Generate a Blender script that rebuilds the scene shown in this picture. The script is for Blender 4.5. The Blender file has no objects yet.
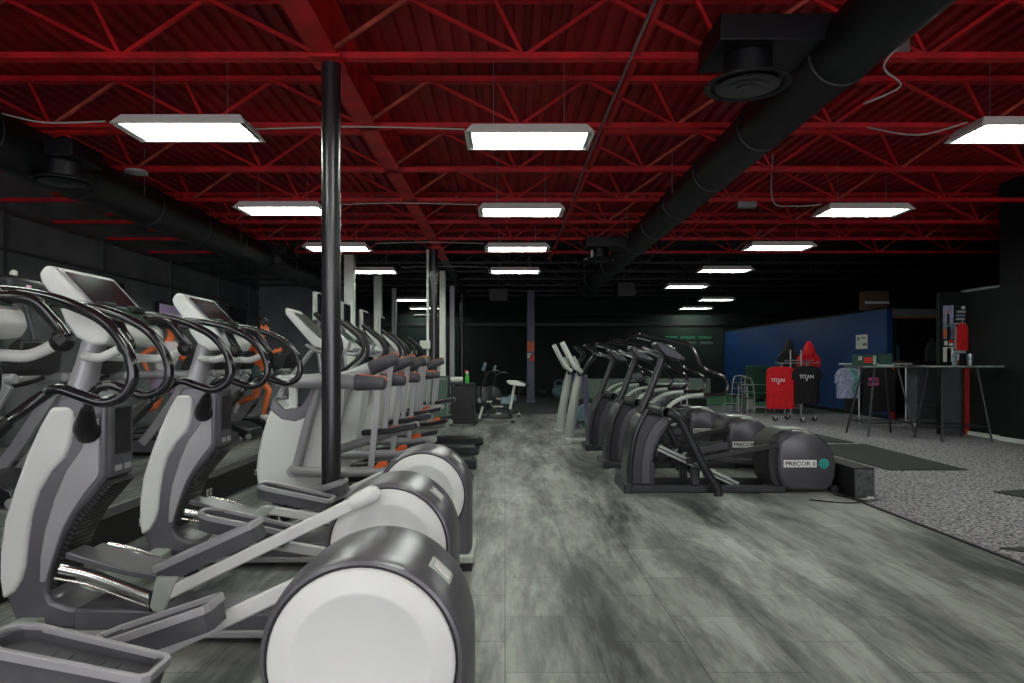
import bpy, bmesh, math, random
from mathutils import Vector, Matrix, Euler
random.seed(7)
scene = bpy.context.scene
C = scene.collection
PI = math.pi
EYE = 1.3            # camera height in metres
FPX = 683.0          # focal length in pixels of the 1024 px wide frame


# ------------------------------------------------------------------ materials
def mat(name, col, rough=0.5, metal=0.0, var=0.0, vscale=8.0, bump=0.0, bscale=60.0, coat=0.0, spec=0.5):
    m = bpy.data.materials.new(name); m.use_nodes = True
    nt = m.node_tree; b = nt.nodes['Principled BSDF']
    b.inputs['Base Color'].default_value = (*col, 1)
    b.inputs['Roughness'].default_value = rough
    b.inputs['Metallic'].default_value = metal
    b.inputs['Specular IOR Level'].default_value = spec
    b.inputs['Coat Weight'].default_value = coat
    tc = nt.nodes.new('ShaderNodeTexCoord')
    if var > 0:
        n = nt.nodes.new('ShaderNodeTexNoise'); n.inputs['Scale'].default_value = vscale; n.inputs['Detail'].default_value = 5
        nt.links.new(tc.outputs['Object'], n.inputs['Vector'])
        r = nt.nodes.new('ShaderNodeValToRGB')
        r.color_ramp.elements[0].position = 0.3; r.color_ramp.elements[1].position = 0.7
        r.color_ramp.elements[0].color = (*[max(0, c * (1 - var)) for c in col], 1)
        r.color_ramp.elements[1].color = (*[min(1, c * (1 + var)) for c in col], 1)
        nt.links.new(n.outputs['Fac'], r.inputs['Fac']); nt.links.new(r.outputs['Color'], b.inputs['Base Color'])
    if bump > 0:
        n2 = nt.nodes.new('ShaderNodeTexNoise'); n2.inputs['Scale'].default_value = bscale; n2.inputs['Detail'].default_value = 3
        nt.links.new(tc.outputs['Object'], n2.inputs['Vector'])
        bp = nt.nodes.new('ShaderNodeBump'); bp.inputs['Strength'].default_value = bump; bp.inputs['Distance'].default_value = 0.01
        nt.links.new(n2.outputs['Fac'], bp.inputs['Height']); nt.links.new(bp.outputs['Normal'], b.inputs['Normal'])
    return m


def emit(name, col, s):
    m = bpy.data.materials.new(name); m.use_nodes = True
    b = m.node_tree.nodes['Principled BSDF']
    b.inputs['Base Color'].default_value = (0.8, 0.8, 0.8, 1)
    b.inputs['Emission Color'].default_value = (*col, 1); b.inputs['Emission Strength'].default_value = s
    return m


M = dict(
    white=mat('white_shell', (.76, .77, .76), .38, var=.04, vscale=3),
    silver=mat('silver_plastic', (.40, .395, .425), .36, metal=.25, var=.05, vscale=4),
    silver_dark=mat('silver_dark', (.150, .146, .168), .30, metal=.35, var=.06, vscale=4),
    tray=mat('pedal_tray', (.085, .085, .10), .55, var=.15, vscale=10),
    chrome=mat('chrome', (.80, .80, .79), .24, metal=1.0),
    black=mat('black_plastic', (.012, .012, .014), .42, var=.2, vscale=6),
    blackgloss=mat('black_gloss', (.012, .012, .016), .16, coat=.5),
    rubber=mat('black_rubber', (.015, .015, .016), .7, bump=.2, bscale=200),
    screen=mat('dark_screen', (.018, .02, .03), .12, var=.5, vscale=14),
    keypad=mat('keypad', (.02, .05, .035), .3, var=.9, vscale=55),
    gunmetal=mat('gunmetal', (.036, .037, .043), .31, metal=.4, var=.1, vscale=5),
    drumblack=mat('drum_black', (.082, .079, .094), .27, metal=.2, var=.06, vscale=4),
    palegrey=mat('pale_grey', (.42, .46, .43), .4, var=.05),
    orange=mat('orange_plastic', (.75, .12, .02), .4, var=.1),
    red=mat('red_steel_paint', (.56, .004, .010), .55, var=.35, vscale=3),
    reddeck=mat('red_deck_paint', (.37, .002, .010), .6, var=.35, vscale=1.2),
    rust=mat('primer_red_paint', (.55, .09, .06), .6, var=.4, vscale=5),
    blacksteel=mat('black_steel', (.010, .011, .012), .45, var=.3, vscale=4),
    duct=mat('black_duct_paint', (.006, .007, .009), .45, spec=.35, var=.4, vscale=2.5),
    column=mat('black_column_paint', (.018, .016, .022), .30, spec=1.0, var=.2, vscale=3),
    whitepost=mat('white_post_paint', (.80, .82, .78), .5, var=.08, vscale=2),
    purplepost=mat('lilac_post_paint', (.13, .12, .20), .5, var=.15, vscale=2),
    wallgrey=mat('wall_grey', (.21, .225, .24), .7, spec=.3, var=.22, vscale=1.3, bump=.1, bscale=40),
    wallback=mat('wall_back', (.008, .017, .015), .7, spec=.3, var=.4, vscale=.8),
    wallblack=mat('wall_black', (.007, .010, .010), .75, spec=.25, var=.25, vscale=1.5),
    wallblue=mat('wall_blue', (.008, .042, .16), .55, spec=.3, var=.15, vscale=1.2),
    seam=mat('seam_metal', (.16, .17, .18), .4, metal=.5),
    greyframe=mat('grey_header', (.12, .13, .14), .5),
    redtrim=mat('red_trim', (.42, .02, .02), .5),
    turf=mat('green_turf', (.015, .10, .03), .9, var=.4, vscale=30),
    boxblack=mat('box_black', (.010, .011, .011), .45, var=.3, vscale=6),
    matgrey=mat('mat_grey', (.030, .034, .034), .85, var=.2, vscale=40),
    cable=mat('pale_cable', (.5, .5, .48), .5),
    bench=mat('bench_greengrey', (.12, .16, .14), .5),
    galv=mat('galvanised', (.35, .36, .37), .35, metal=.8),
    lampwhite=mat('lamp_housing_white', (.90, .92, .88), .4),
    reflector=mat('lamp_reflector', (.22, .24, .21), .4),
    lampend=mat('lamp_end_grey', (.3, .31, .32), .4),
    tube=emit('lamp_tube', (.93, 1.0, .90), 26.0),
    skin=mat('skin', (.72, .17, .05), .5, var=.08),
    hair=mat('hair', (.012, .008, .008), .6),
    cloth_white=mat('cloth_white', (.62, .58, .62), .8, var=.1),
    cloth_lilac=mat('cloth_lilac', (.35, .28, .42), .8, var=.1),
    cloth_dark=mat('cloth_dark', (.02, .05, .05), .8),
    cloth_red=mat('cloth_red', (.62, .005, .012), .8, var=.1, vscale=7),
    cloth_black=mat('cloth_black', (.008, .008, .010), .85),
    cloth_teal=mat('cloth_teal', (.10, .36, .25), .8, var=.6, vscale=18),
    cloth_pale=mat('cloth_pale', (.30, .34, .48), .8, var=.4, vscale=16),
    print_white=mat('print_white', (.8, .8, .8), .7),
    print_pink=mat('print_pink', (.75, .12, .38), .7),
    print_green=mat('print_green', (.03, .30, .17), .7),
    print_grey=mat('print_grey', (.13, .15, .15), .7),
    purple=emit('purple_screen', (.10, .02, .17), .30),
    pinkscreen=emit('pink_screen', (.5, .08, .25), .5),
    teal=mat('teal_badge', (.01, .30, .27), .35),
    cabinet=mat('cabinet_greengrey', (.30, .36, .33), .5, var=.08, vscale=2),
    greencab=mat('green_panel', (.08, .15, .12), .5),
    bottlegreen=mat('bottle_green', (.06, .50, .06), .3),
    redcap=mat('red_cap', (.6, .03, .02), .4),
    steel=mat('brushed_steel', (.5, .52, .55), .3, metal=.9),
    woodorange=mat('wood_orange', (.30, .09, .02), .5, var=.3),
    counter=mat('counter_grey', (.07, .08, .09), .5, var=.15),
    darkgreen=mat('dark_green', (.02, .07, .045), .6),
    paper=mat('paper', (.72, .74, .70), .7),
    cardboard=mat('cardboard', (.13, .08, .05), .8),
    tablewhite=mat('table_edge', (.35, .45, .38), .5, var=.5, vscale=12),
    bluegrey=mat('blue_grey', (.16, .25, .30), .4, var=.3, vscale=8),
)


def floor_material():
    m = bpy.data.materials.new('grey_laminate_tiles'); m.use_nodes = True
    nt = m.node_tree; N = nt.nodes; L = nt.links; b = N['Principled BSDF']
    tc = N.new('ShaderNodeTexCoord')
    sep = N.new('ShaderNodeSeparateXYZ'); L.new(tc.outputs['Object'], sep.inputs[0])
    cmb = N.new('ShaderNodeCombineXYZ'); L.new(sep.outputs['Y'], cmb.inputs['X']); L.new(sep.outputs['X'], cmb.inputs['Y'])
    br = N.new('ShaderNodeTexBrick'); L.new(cmb.outputs[0], br.inputs['Vector'])
    br.inputs['Scale'].default_value = 1; br.inputs['Brick Width'].default_value = .64; br.inputs['Row Height'].default_value = .425
    br.inputs['Mortar Size'].default_value = .0025; br.inputs['Mortar Smooth'].default_value = .1
    br.inputs['Color1'].default_value = (.80, .80, .80, 1); br.inputs['Color2'].default_value = (1.08, 1.08, 1.08, 1)
    br.inputs['Mortar'].default_value = (.25, .25, .25, 1)
    # long soft streaks along the depth of the room
    mp = N.new('ShaderNodeMapping'); mp.inputs['Scale'].default_value = (2.6, .50, 1); mp.inputs['Rotation'].default_value = (0, 0, math.radians(-2))
    L.new(tc.outputs['Object'], mp.inputs['Vector'])
    n1 = N.new('ShaderNodeTexNoise'); n1.inputs['Scale'].default_value = .85; n1.inputs['Detail'].default_value = 6; n1.inputs['Roughness'].default_value = .66
    n1.inputs['Distortion'].default_value = .35
    L.new(mp.outputs[0], n1.inputs['Vector'])
    mp2 = N.new('ShaderNodeMapping'); mp2.inputs['Scale'].default_value = (9, 1.6, 1)
    L.new(tc.outputs['Object'], mp2.inputs['Vector'])
    n2 = N.new('ShaderNodeTexNoise'); n2.inputs['Scale'].default_value = 1.6; n2.inputs['Detail'].default_value = 8; n2.inputs['Roughness'].default_value = .7
    L.new(mp2.outputs[0], n2.inputs['Vector'])
    mx = N.new('ShaderNodeMix'); mx.data_type = 'FLOAT'; mx.inputs[0].default_value = .30
    L.new(n1.outputs['Fac'], mx.inputs[2]); L.new(n2.outputs['Fac'], mx.inputs[3])
    cr = N.new('ShaderNodeValToRGB')
    e = cr.color_ramp.elements; e[0].position = .395; e[0].color = (.040, .043, .043, 1); e[1].position = .575; e[1].color = (.37, .385, .36, 1)
    k = e.new(.48); k.color = (.17, .18, .168, 1)
    L.new(mx.outputs[0], cr.inputs[0])
    mul = N.new('ShaderNodeMix'); mul.data_type = 'RGBA'; mul.blend_type = 'MULTIPLY'; mul.inputs[0].default_value = 1
    L.new(cr.outputs[0], mul.inputs[6]); L.new(br.outputs['Color'], mul.inputs[7])
    L.new(mul.outputs[2], b.inputs['Base Color'])
    b.inputs['Roughness'].default_value = .42
    b.inputs['Specular IOR Level'].default_value = .4
    bp = N.new('ShaderNodeBump'); bp.inputs['Strength'].default_value = .12; bp.inputs['Distance'].default_value = .01
    L.new(n2.outputs['Fac'], bp.inputs['Height']); L.new(bp.outputs[0], b.inputs['Normal'])
    return m


def carpet_material():
    m = bpy.data.materials.new('speckled_carpet'); m.use_nodes = True
    nt = m.node_tree; N = nt.nodes; L = nt.links; b = N['Principled BSDF']
    tc = N.new('ShaderNodeTexCoord')
    n = N.new('ShaderNodeTexNoise'); n.inputs['Scale'].default_value = 34; n.inputs['Detail'].default_value = 3; n.inputs['Roughness'].default_value = .75
    L.new(tc.outputs['Object'], n.inputs['Vector'])
    cr = N.new('ShaderNodeValToRGB'); e = cr.color_ramp.elements
    e[0].position = .40; e[0].color = (.035, .035, .04, 1); e[1].position = .60; e[1].color = (.50, .48, .53, 1)
    L.new(n.outputs['Fac'], cr.inputs[0]); L.new(cr.outputs[0], b.inputs['Base Color'])
    b.inputs['Roughness'].default_value = .95
    return m


def mottle(m, scale, lo, hi):
    nt = m.node_tree; b = nt.nodes['Principled BSDF']; tc = nt.nodes.new('ShaderNodeTexCoord')
    n = nt.nodes.new('ShaderNodeTexNoise'); n.inputs['Scale'].default_value = scale; nt.links.new(tc.outputs['Object'], n.inputs['Vector'])
    r = nt.nodes.new('ShaderNodeValToRGB'); r.color_ramp.elements[0].position = .4; r.color_ramp.elements[1].position = .65
    r.color_ramp.elements[0].color = (*lo, 1); r.color_ramp.elements[1].color = (*hi, 1)
    nt.links.new(n.outputs['Fac'], r.inputs['Fac']); nt.links.new(r.outputs['Color'], b.inputs['Emission Color'])
mottle(M['purple'], 5, (.02, .005, .04), (.22, .06, .36))
M['floor'] = floor_material(); M['carpet'] = carpet_material()


# ------------------------------------------------------------------ mesh builder
def smooth_path(pts, sub=6, closed=False):
    P = [Vector(p) for p in pts]
    if len(P) < 3: return P
    out = []
    for i in range(len(P) - 1):
        p0 = P[max(i - 1, 0)]; p1 = P[i]; p2 = P[i + 1]; p3 = P[min(i + 2, len(P) - 1)]
        for s in range(sub):
            t = s / sub
            out.append(.5 * ((2 * p1) + (-p0 + p2) * t + (2 * p0 - 5 * p1 + 4 * p2 - p3) * t * t + (-p0 + 3 * p1 - 3 * p2 + p3) * t ** 3))
    out.append(P[-1])
    return out


class MB:
    def __init__(s): s.v = []; s.f = []

    def add(s, vs, fs):
        o = len(s.v); s.v += [Vector(v) for v in vs]; s.f += [tuple(i + o for i in f) for f in fs]; return s

    def box(s, x0, x1, y0, y1, z0, z1, rot=None, c=None):
        vs = [Vector((x, y, z)) for x in (x0, x1) for y in (y0, y1) for z in (z0, z1)]
        if rot is not None:
            c = Vector(c) if c is not None else Vector(((x0 + x1) / 2, (y0 + y1) / 2, (z0 + z1) / 2))
            R = Euler(rot).to_matrix(); vs = [c + R @ (v - c) for v in vs]
        return s.add(vs, [(0, 1, 3, 2), (4, 6, 7, 5), (0, 4, 5, 1), (2, 3, 7, 6), (0, 2, 6, 4), (1, 5, 7, 3)])

    def prism(s, pts, a, b, plane='xz'):
        """outline in a plane, extruded along the third axis from a to b"""
        def q(p, t):
            return {'xz': (p[0], t, p[1]), 'xy': (p[0], p[1], t), 'yz': (t, p[0], p[1])}[plane]
        n = len(pts)
        vs = [q(p, a) for p in pts] + [q(p, b) for p in pts]
        fs = [tuple(range(n)), tuple(range(2 * n - 1, n - 1, -1))]
        fs += [(i, i + n, (i + 1) % n + n, (i + 1) % n) for i in range(n)]
        return s.add(vs, fs)

    def loft(s, rings, cap=True, closed=True):
        n = len(rings[0]); vs = [p for r in rings for p in r]; fs = []
        for k in range(len(rings) - 1):
            for i in range(n if closed else n - 1):
                j = (i + 1) % n
                fs.append((k * n + i, k * n + j, (k + 1) * n + j, (k + 1) * n + i))
        if cap:
            fs.append(tuple(range(n - 1, -1, -1))); fs.append(tuple((len(rings) - 1) * n + i for i in range(n)))
        return s.add(vs, fs)

    def tube(s, pts, r, n=10, sm=True, sub=6, flat=None):
        """round (or, with flat=(w,h), rectangular) bar along a path; r may be a list per control point"""
        P = smooth_path(pts, sub) if sm else [Vector(p) for p in pts]
        if isinstance(r, (list, tuple)):
            k = len(P) - 1; m = len(r) - 1
            R = []
            for i in range(len(P)):
                t = i / k * m; a = min(int(t), m - 1) if m else 0
                R.append(r[a] + (r[min(a + 1, m)] - r[a]) * (t - a))
        else: R = [r] * len(P)
        rings = []; up = None
        for i, p in enumerate(P):
            d = (P[min(i + 1, len(P) - 1)] - P[max(i - 1, 0)]).normalized()
            if up is None:
                up = Vector((0, 1, 0)) if abs(d.y) < .9 else Vector((0, 0, 1))
            u = (up - d * up.dot(d))
            u = u.normalized() if u.length > 1e-6 else d.orthogonal().normalized()
            up = u; w = d.cross(u)
            if flat:
                a, b = flat[0] / 2, flat[1] / 2
                rings.append([p + u * x + w * y for x, y in ((-a, -b), (a, -b), (a, b), (-a, b))])
            else:
                rings.append([p + (u * math.cos(2 * PI * j / n) + w * math.sin(2 * PI * j / n)) * R[i] for j in range(n)])
        return s.loft(rings)

    def cyl(s, p0, p1, r0, r1=None, n=16):
        return s.tube([p0, p1], [r0, r1 if r1 is not None else r0], n, sm=False)

    def lathe(s, prof, o, axis='z', n=24):
        """prof: (radius, height) pairs round an axis through o"""
        rings = []
        for r, h in prof:
            ring = []
            for j in range(n):
                a = 2 * PI * j / n; x, y = r * math.cos(a), r * math.sin(a)
                ring.append(Vector(o) + Vector({'z': (x, y, h), 'y': (x, h, y), 'x': (h, x, y)}[axis]))
            rings.append(ring)
        return s.loft(rings)

    def ball(s, c, r, n=14, m=9, sc=(1, 1, 1)):
        rings = []
        for i in range(1, m):
            a = PI * i / m
            rings.append([Vector(c) + Vector((sc[0] * r * math.sin(a) * math.cos(2 * PI * j / n), sc[1] * r * math.sin(a) * math.sin(2 * PI * j / n), sc[2] * r * math.cos(a))) for j in range(n)])
        return s.loft(rings)

    def build(s, name, m, parent=None, off=(0, 0, 0), bevel=0.0, seg=2, ang=35, rot=None):
        off = Vector(off)
        me = bpy.data.meshes.new(name)
        me.from_pydata([tuple(v - off) for v in s.v], [], s.f); me.validate()
        bm = bmesh.new(); bm.from_mesh(me); bmesh.ops.recalc_face_normals(bm, faces=bm.faces); bm.to_mesh(me); bm.free()
        me.materials.append(M[m] if isinstance(m, str) else m)
        me.shade_smooth(); me.set_sharp_from_angle(angle=math.radians(ang))
        o = bpy.data.objects.new(name, me); C.objects.link(o)
        if parent: o.parent = parent
        else: o.location = off
        if bevel > 0:
            b = o.modifiers.new('bevel', 'BEVEL'); b.width = bevel; b.segments = seg; b.limit_method = 'ANGLE'; b.angle_limit = math.radians(40)
            b.harden_normals = False
        return o


def tag(o, label, cat, group=None, kind=None):
    o['label'] = label; o['category'] = cat
    if group: o['group'] = group
    if kind: o['kind'] = kind
    return o


def thing(name, loc, label, cat, group=None, rz=0):
    o = bpy.data.objects.new(name, None); C.objects.link(o); o.empty_display_size = .1
    o.location = loc; o.rotation_euler = (0, 0, rz)
    return tag(o, label, cat, group)


def struct(name, mb, m, label=None, cat=None, **k):
    o = mb.build(name, m, **k); o['kind'] = 'structure'
    if label: o['label'] = label
    if cat: o['category'] = cat
    return o


def copy_tree(o, parent=None):
    c = o.copy(); C.objects.link(c); c.parent = parent
    for ch in list(o.children): copy_tree(ch, c)
    return c


def text(name, s, size, m, parent, loc, rot=(PI / 2, 0, 0), ext=.002, squash=1.0):
    cu = bpy.data.curves.new(name, 'FONT'); cu.body = s; cu.size = size; cu.extrude = ext; cu.align_x = 'CENTER'; cu.align_y = 'CENTER'
    cu.offset = size * .018
    tmp = bpy.data.objects.new(name, cu); C.objects.link(tmp); bpy.context.view_layer.update()
    me = bpy.data.meshes.new_from_object(tmp.evaluated_get(bpy.context.evaluated_depsgraph_get())); me.name = name
    bpy.data.objects.remove(tmp); me.materials.clear(); me.materials.append(M[m])
    o = bpy.data.objects.new(name, me); C.objects.link(o); o.parent = parent; o.location = loc; o.rotation_euler = rot
    o.scale = (1, squash, 1)
    return o


def box_obj(name, m, parent, *a, bevel=0.0, off=(0, 0, 0), **k):
    return MB().box(*a, **k).build(name, m, parent, off=off, bevel=bevel)
# ================================================================== THE ROOM
XL, XR, YB, ZD = -8.0, 12.5, 28.0, 4.36
struct('floor', MB().box(XL, 3.35, -6, 17.8, -.1, 0), 'floor', 'grey streaked laminate tile floor of the machine area', 'floor')
struct('floor_carpet', MB().box(3.35, XR, -6, 17.8, -.1, .006), 'carpet', 'speckled grey carpet on the right side of the gym', 'carpet')
struct('floor_rear', MB().box(XL, XR, 17.8, YB, -.1, .004), mat('rear_floor', (.06, .066, .066), .7, var=.25, vscale=3), 'dark grey floor strip at the far end of the gym', 'floor')
struct('trim_carpet', MB().box(3.335, 3.365, -6, 17.8, 0, .011), 'black', 'thin black edge strip between laminate and carpet', 'floor trim')
struct('floor_turf', MB().box(5.2, 8.98, 21.5, 27.4, .004, .02), 'turf', 'green turf patch at the foot of the blue wall', 'turf')
struct('wall_left', MB().box(XL - .2, XL, -6, 22.2, -.1, 5), 'wallgrey', 'dark grey panelled wall behind the treadmills', 'wall')
struct('wall_back_left', MB().box(XL, -5.2, 22.2, 22.4, -.1, 5), 'wallgrey', 'dark grey end wall behind the treadmills', 'wall')
struct('wall_back', MB().box(-5.2, XR, YB, YB + .2, -.1, 5), 'wallback', 'very dark green rear wall of the gym', 'wall')
struct('wall_side', MB().box(-5.3, -5.2, 22.4, YB, -.1, 5), 'wallback')
# shop-front wall behind the viewer: unseen windows assumed here, added for frontal daylight
wf = MB().box(XL, XR, -6.2, -6, -.1, .35).box(XL, XR, -6.2, -6, 3.45, 5)
for a in (XL, -5.0, -2.1, .8, 3.7, 6.6): wf.box(a, a + .18, -6.2, -6, .35, 3.45)
wf.box(8.2, XR, -6.2, -6, .35, 3.45)
struct('wall_front', wf, 'wallgrey')
pl_ = bpy.data.lights.new('window_portal', 'AREA'); pl_.shape = 'RECTANGLE'; pl_.size = 16.2; pl_.size_y = 3.1; pl_.cycles.is_portal = True
po = bpy.data.objects.new('window_portal', pl_); C.objects.link(po); po.location = (.1, -6.1, 1.9); po.rotation_euler = (PI / 2, 0, 0)
struct('wall_right', MB().box(XR, XR + .2, -6, YB, -.1, 5), 'wallblack')
for i, y in enumerate((10.85, 13.55, 16.3, 19.0, 21.3)):
    struct('trim_%d' % (i + 1), MB().box(XL, XL + .05, y - .03, y + .03, 0, 3.75), 'seam')
struct('trim_6', MB().box(XL, XL + .06, -6, 22.2, 3.1, 3.14).box(XL, XL + .03, -6, 22.2, 3.70, 3.80), 'seam')
# dark beam line across the rear wall
struct('trim_7', MB().box(-5.2, XR, YB - .06, YB, 2.86, 2.98), 'blacksteel')
# low blue partition wall on the right
struct('wall_blue', MB().box(9.0, 9.14, 16.1, YB, 0, 2.6), 'wallblue', 'blue partition wall with a pale sheet of paper on it', 'wall')
struct('trim_8', MB().box(8.98, 9.16, 16.08, YB, 2.6, 2.66), 'wallblack')
struct('baseboard_blue', MB().box(8.985, 9.0, 16.1, YB, 0, .10), 'wallblack')
# dark right-hand walls
struct('wall_dark', MB().box(8.5, 8.65, 11.6, 12.7, 0, 2.62), 'wallblack', 'black half-height wall behind the high tables', 'wall')
struct('trim_9', MB().box(8.48, 8.67, 11.6, 12.7, 2.62, 2.66), 'seam')
struct('wall_tall', MB().box(8.4, 8.6, -6, 11.6, 0, ZD), 'wallblack', 'tall black side wall at the right edge', 'wall')
struct('baseboard_right', MB().box(8.36, 8.4, -6, 11.6, 0, .075).box(8.46, 8.5, 11.6, 12.5, 0, .075), 'paper', 'white paint-spattered baseboard under the black wall', 'baseboard')
struct('trim_10', MB().box(8.385, 8.42, 10.86, 10.9, 1.55, 2.42), 'paper')
# service opening between the blue wall and the dark wall
struct('wall_opening', MB().box(9.14, XR, 17.9, 18.0, 0, 2.6), 'wallblack')
struct('door_1', MB().box(9.14, 11.2, 16.1, 16.25, 2.42, 2.6), 'greyframe', 'grey header board over the service opening', 'door header')
struct('trim_11', MB().box(9.14, 11.2, 16.09, 16.2, 2.38, 2.42), 'woodorange')
struct('trim_12', MB().box(9.14, 9.22, 16.08, 16.22, 0, 2.38), 'wallblack')
struct('trim_13', MB().box(8.45, 8.53, 12.5, 12.57, 0, 1.22), 'redtrim')

# corrugated roof deck: red over the front, black-painted at the rear
def deck(x0, x1, y0, y1, pitch=.165):
    prof = []; x = x0
    while x < x1:
        prof += [(x, ZD), (x + pitch * .45, ZD), (x + pitch * .55, ZD + .05), (x + pitch * .93, ZD + .05)]
        x += pitch
    mb = MB(); n = len(prof)
    vs = [(p[0], y0, p[1]) for p in prof] + [(p[0], y1, p[1]) for p in prof]
    return mb.add(vs, [(i, i + 1, n + i + 1, n + i) for i in range(n - 1)])
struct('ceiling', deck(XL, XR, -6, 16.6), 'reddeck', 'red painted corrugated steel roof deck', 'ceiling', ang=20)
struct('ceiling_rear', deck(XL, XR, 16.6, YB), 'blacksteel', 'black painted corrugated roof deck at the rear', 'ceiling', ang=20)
struct('ceiling_cap', MB().box(XL - .2, XR + .2, -6.2, YB + .2, ZD + .08, ZD + .2), 'blacksteel')

# main beam on the column line
bm_ = thing('roof_girder', (-1.45, 5, 3.79), 'deep red steel girder running over the black columns', 'steel beam')
def ibeam(x, y0, y1, z0, z1, w):
    return MB().box(x - w / 2, x + w / 2, y0, y1, z0, z0 + .02).box(x - w / 2, x + w / 2, y0, y1, z1 - .02, z1).box(x - .01, x + .01, y0, y1, z0 + .02, z1 - .02)
ibeam(-1.45, -6, 16.4, 3.79, 4.22, .20).build('red_span', 'red', bm_, off=(-1.45, 5, 3.79))
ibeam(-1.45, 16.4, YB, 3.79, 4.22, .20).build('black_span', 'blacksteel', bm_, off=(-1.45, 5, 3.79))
for y in (5.6, 14.7): MB().box(-1.58, -1.32, y - .13, y + .13, 3.765, 3.79).build('cap_plate', 'red', bm_, off=(-1.45, 5, 3.79))

# open-web joists across the room
ORD = ['first', 'second', 'third', 'fourth', 'fifth', 'sixth', 'seventh', 'eighth', 'ninth', 'tenth', 'eleventh', 'twelfth', 'thirteenth', 'fourteenth', 'fifteenth']
def joist(k, Y):
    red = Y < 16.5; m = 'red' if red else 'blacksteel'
    t = thing('roof_joist', (0, Y, 3.79), '%s open-web steel roof joist, %s of the joists from the front' % ('red' if red else 'black', ORD[k]), 'roof joist', 'open-web roof joists')
    off = (0, Y, 3.79); zb, zt = 3.79, 4.33
    x1 = XR if Y > 11.6 else 8.4
    MB().box(XL, x1, Y - .045, Y - .008, zb, zb + .05).box(XL, x1, Y + .008, Y + .045, zb, zb + .05).build('bottom_chord', m, t, off=off)
    MB().box(XL, x1, Y - .05, Y - .008, zt - .055, zt).box(XL, x1, Y + .008, Y + .05, zt - .055, zt).build('top_chord', m, t, off=off)
    x = .15 - 1.65 * 5; i = 0
    while x < x1 - .3:
        for a, b, c in ((x, x - .95, m), (x, x - .24, m), (x, x + .70, 'rust' if (red and i % 2 == 0) else m)):
            if b > XL and b < x1 and a > XL:
                MB().tube([(a, Y, zb + .03), (b, Y, zt - .03)], .017, 6, sm=False, flat=(.030, .030)).build('web_bar', c, t, off=off)
        x += 1.65; i += 1
    return t
JY = [5.6 + 1.625 * k for k in range(-1, 13)]
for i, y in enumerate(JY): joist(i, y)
# bridging angle and conduit running with the room
br = thing('bridging_angle', (1.08, 5, 3.84), 'thin red bridging angle running under the joists', 'roof bracing')
MB().box(1.06, 1.10, -1, 16.5, 3.80, 3.84).build('angle_bar', 'red', br, off=(1.08, 5, 3.84))
tag(MB().tube([(1.0, -1, 3.74), (1.01, 4, 3.74), (.99, 8, 3.75), (1.02, 12, 3.74), (1.0, 16, 3.75)], .013, 8).build('conduit', 'galv'), 'silver electrical conduit clipped along the red ceiling', 'conduit')
br = thing('bridging_angle', (-5.9, 5, 3.84), 'thin red bridging angle on the left of the ceiling', 'roof bracing')
MB().box(-5.92, -5.88, -1, 16.5, 3.80, 3.84).build('angle_bar', 'red', br, off=(-5.9, 5, 3.84))

# columns
def column(x, y, r, m, label, base=True):
    t = thing('steel_column', (x, y, 0), label, 'column'); t['kind'] = 'thing'
    MB().lathe([(r, .02), (r, 3.765)], (0, 0, 0), n=28).build('shaft', m, t)
    MB().box(-r * 1.6, r * 1.6, -r * 1.6, r * 1.6, 0, .02).build('base_plate', m, t)
    MB().lathe([(r + .004, 1.98), (r + .004, 2.0)], (0, 0, 0), n=28).build('seam_ring', m, t)
    return t
column(-1.43, 5.62, .078, 'column', 'thick round black column, the nearest, rising between the white ellipticals and the orange-tipped trainers')
column(-1.53, 14.7, .078, 'column', 'round black column at the rear end of the orange-tipped trainers')
column(-1.50, 23.8, .085, 'column', 'round black column far back in the dark')
def post(x, y, w, m, label, top=3.79):
    t = thing('square_post', (x, y, 0), label, 'post'); t['kind'] = 'thing'
    MB().box(-w / 2, w / 2, -w / 2, w / 2, .12, top).build('shaft', m, t, bevel=.012)
    MB().box(-w * .62, w * .62, -w * .62, w * .62, 0, .12).build('foot_collar', m, t)
    return t
post(-3.50, 15.4, .215, 'whitepost', 'widest white square post, just behind the nearest black column', 3.75)
post(-3.58, 19.3, .22, 'whitepost', 'white square post, second of the pale posts from the nearest black column')
post(-3.63, 22.4, .15, 'silver', 'narrow grey square post between two far ceiling lights')
post(-1.67, 18.3, .16, 'whitepost', 'pale square post just right of the rear black column')
post(-1.68, 21.8, .16, 'silver', 'lilac-grey square post, the further one right of the rear black column')
pp = post(.87, 23.1, .25, 'purplepost', 'lilac-blue square post with orange and red stickers, standing alone in the middle')
def stick(nm, m, x0, x1, z0, z1):
    MB().box(x0, x1, -.135, -.128, z0, z1).build(nm, m, pp)
stick('sticker', 'orange', -.12, .12, 1.72, 2.06); stick('sticker', 'paper', -.12, .0, 1.50, 1.66); stick('sticker', 'redcap', -.04, .12, 1.38, 1.60)
tag(MB().tube([(-1.66, 14.66, 1.25), (-1.66, 14.66, 3.76)], .028, 8, sm=False).build('conduit', 'whitepost'), 'white conduit pipe strapped beside the rear black column', 'conduit')
tag(MB().box(-1.82, -1.60, 14.58, 14.66, 1.62, 1.80).build('switch_box', 'paper', bevel=.01), 'white switch box on the rear black column conduit', 'switch box')

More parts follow.
